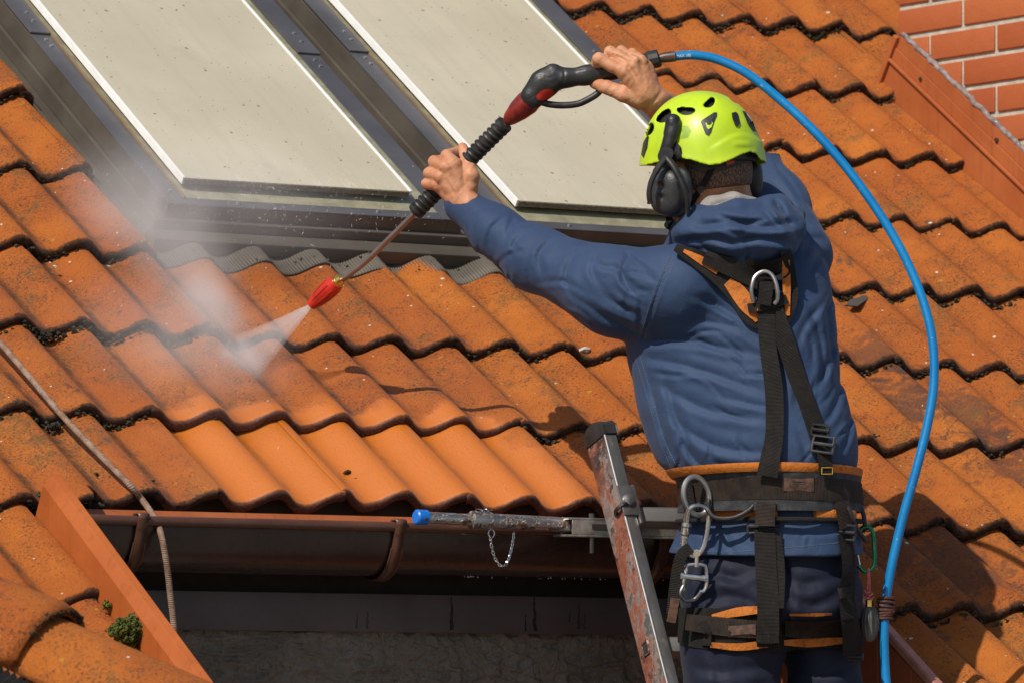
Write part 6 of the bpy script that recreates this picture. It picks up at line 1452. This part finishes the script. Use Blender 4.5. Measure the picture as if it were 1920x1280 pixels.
# ------------------------------------------------------------ old rope over the eave
rp = [roofpt(-60, 575, .022), roofpt(0, 642, .022), roofpt(60, 712, .022), roofpt(120, 782, .022), roofpt(185, 850, .022), roofpt(240, 905, .024), on_plane(268, 938, (0, 1, 0), .02), on_plane(292, 974, (0, 1, 0), -.085), on_plane(303, 1005, (0, 1, 0), -.128), on_plane(313, 1060, (0, 1, 0), -.135), on_plane(320, 1120, (0, 1, 0), -.13), on_plane(326, 1175, (0, 1, 0), -.13), on_plane(332, 1260, (0, 1, 0), -.13)]
P = smooth_path(rp, 8); q = MB(); q.tube(P, .0064, 12); me = q.mesh('rope'); uv = me.uv_layers.new(name='UVMap'); L = np.concatenate([[0], np.cumsum([np.linalg.norm(b - a) for a, b in zip(P[:-1], P[1:])])])
for lp in me.loops: k = lp.vertex_index; uv.data[lp.index].uv = ((k % 12) / 12, L[min(k // 12, len(L) - 1)])
o = link('rope', me, None, [M['rope']]); tag(o, 'weathered brown rope running down the left tiles and hanging past the gutter', 'rope')

# ------------------------------------------------------------ water: jet, mist and flying drops
def vol_mat(name, dens_fn, color=(1.0, .985, .99), aniso_=-.3):
    m = bpy.data.materials.new(name); m.use_nodes = True; t = m.node_tree; t.nodes.remove(t.nodes['Principled BSDF'])
    pv_ = t.nodes.new('ShaderNodeVolumePrincipled'); pv_.inputs['Color'].default_value = (*color, 1); pv_.inputs['Anisotropy'].default_value = aniso_; pv_.inputs['Density'].default_value = 0
    t.links.new(pv_.outputs[0], t.nodes['Material Output'].inputs['Volume']); h = Mat.__new__(Mat); h.m, h.t = m, t
    s_ = dens_fn(h); t.links.new(s_, pv_.inputs['Density']); return m
tip = P3(585, 572); imp0, imp1 = roofpt(436, 645, -.01), roofpt(490, 690, -.01)
jc = (imp0 + imp1) / 2; jd = jc - tip; JL = np.linalg.norm(jd); jd /= JL; js = (imp1 - imp0); js -= jd * (js @ jd); JW = np.linalg.norm(js) / 2; js /= 2 * JW; jn = np.cross(jd, js)
q = MB(); vs = []; segs = 12
for t in np.linspace(0, 1.0, segs + 1):
    for k in range(20):
        a = 2 * math.pi * k / 20; wob_ = 1 + .05 * math.sin(3 * a + 5 * t); vs.append(tip + jd * JL * t + js * math.cos(a) * (.004 + (JW + .006) * t) * wob_ + jn * math.sin(a) * (.004 + .026 * t))
q.add(vs, [(i * 20 + k, i * 20 + (k + 1) % 20, (i + 1) * 20 + (k + 1) % 20, (i + 1) * 20 + k) for i in range(segs) for k in range(20)] + [tuple(reversed(range(20))), tuple(segs * 20 + k for k in range(20))])
def jetdens(h):
    p = h.pos(); q_ = h.n('VectorMath', _operation='NORMALIZE', i0=h.n('VectorMath', _operation='SUBTRACT', i0=p, i1=tuple(map(float, tip)))); n1 = h.noise(16, 3, vec=q_); d = h.n('VectorMath', _operation='DISTANCE', i0=p, i1=tuple(map(float, tip)), out=1); fall = h.math('DIVIDE', .115, h.math('MAXIMUM', d, .02)); return h.mul(h.mul(h.math('ADD', .5, h.mul(h.ramp(n1, .25, .75), .5)), fall), 16.0)
o = q.build('water_jet', vol_mat('water_jet', jetdens)); tag(recentre(o), 'fan of white spray from the red nozzle hitting the tiles', 'spray', kind='stuff')
# rebounding mist: a box-like cloud hugging the slope, thick at the strike and drifting up to the left
def mistdens(h):
    rv = h.roofvec(); n1 = h.n('TexNoise', Vector=rv, Scale=7.0, Detail=4.0, Roughness=.55, Distortion=.6); 
    tot = None
    for (px, py, nn, ra, rb, rc, wgt) in BLOBS:
        c = uv_of(px, py, nn); sub_ = h.n('VectorMath', _operation='SUBTRACT', i0=rv, i1=(float(c[0]), float(c[1]), nn)); rot_ = h.n('VectorRotate', Vector=sub_, Angle=-.0, _rotation_type='Z_AXIS'); dv_ = h.n('VectorMath', _operation='DIVIDE', i0=rot_, i1=(ra, rb, rc)); ln_ = h.n('VectorMath', _operation='LENGTH', i0=dv_, out=1)
        g_ = h.mul(h.math('SUBTRACT', 1.0, h.ramp(ln_, .0, 1.0)), wgt); tot = g_ if tot is None else h.add(tot, g_)
    return h.mul(h.mul(tot, h.math('ADD', .35, h.mul(h.ramp(n1, .30, .72), .65))), 1.0)
BLOBS = [(452, 672, .02, .06, .085, .05, 27.0), (400, 585, .06, .075, .16, .08, 9.5), (345, 480, .10, .13, .24, .13, 5.2), (265, 380, .12, .21, .27, .15, 3.6), (350, 640, .08, .30, .30, .16, 2.2), (420, 380, .12, .45, .20, .2, 1.6)]
q = MB(); q.rbox(-.15, 1.35, .30, 1.6, -.04, .34); o = q.build('spray_mist', vol_mat('spray_mist', mistdens), smooth=False); tag(recentre(o), 'pale cloud of water mist drifting up the tiles from where the jet strikes', 'mist', kind='stuff')
dm = MB(); wr = random.Random(11)
for _ in range(520):
    if wr.random() < .88: px, py = wr.gauss(520, 150), wr.gauss(375, 45)
    else: px, py = wr.gauss(440, 60), wr.gauss(650, 60)
    if px < 150 or px > 900: continue
    base = roofpt(px, py, .10 + .2 * wr.random()); l = wr.uniform(.002, .008); d = np.array([wr.gauss(-.2, .5), wr.gauss(0, .4), wr.gauss(-.5, .5)]); d /= np.linalg.norm(d); r_ = wr.uniform(.00015, .00036)
    dm.tube([base, base + d * l], r_, 3, cap=False)
tag(recentre(dm.build('spray_drops', M['water'], smooth=False)), 'fine drops thrown up in front of the roof window flashing', 'drops', kind='stuff')
bpy.context.view_layer.update()
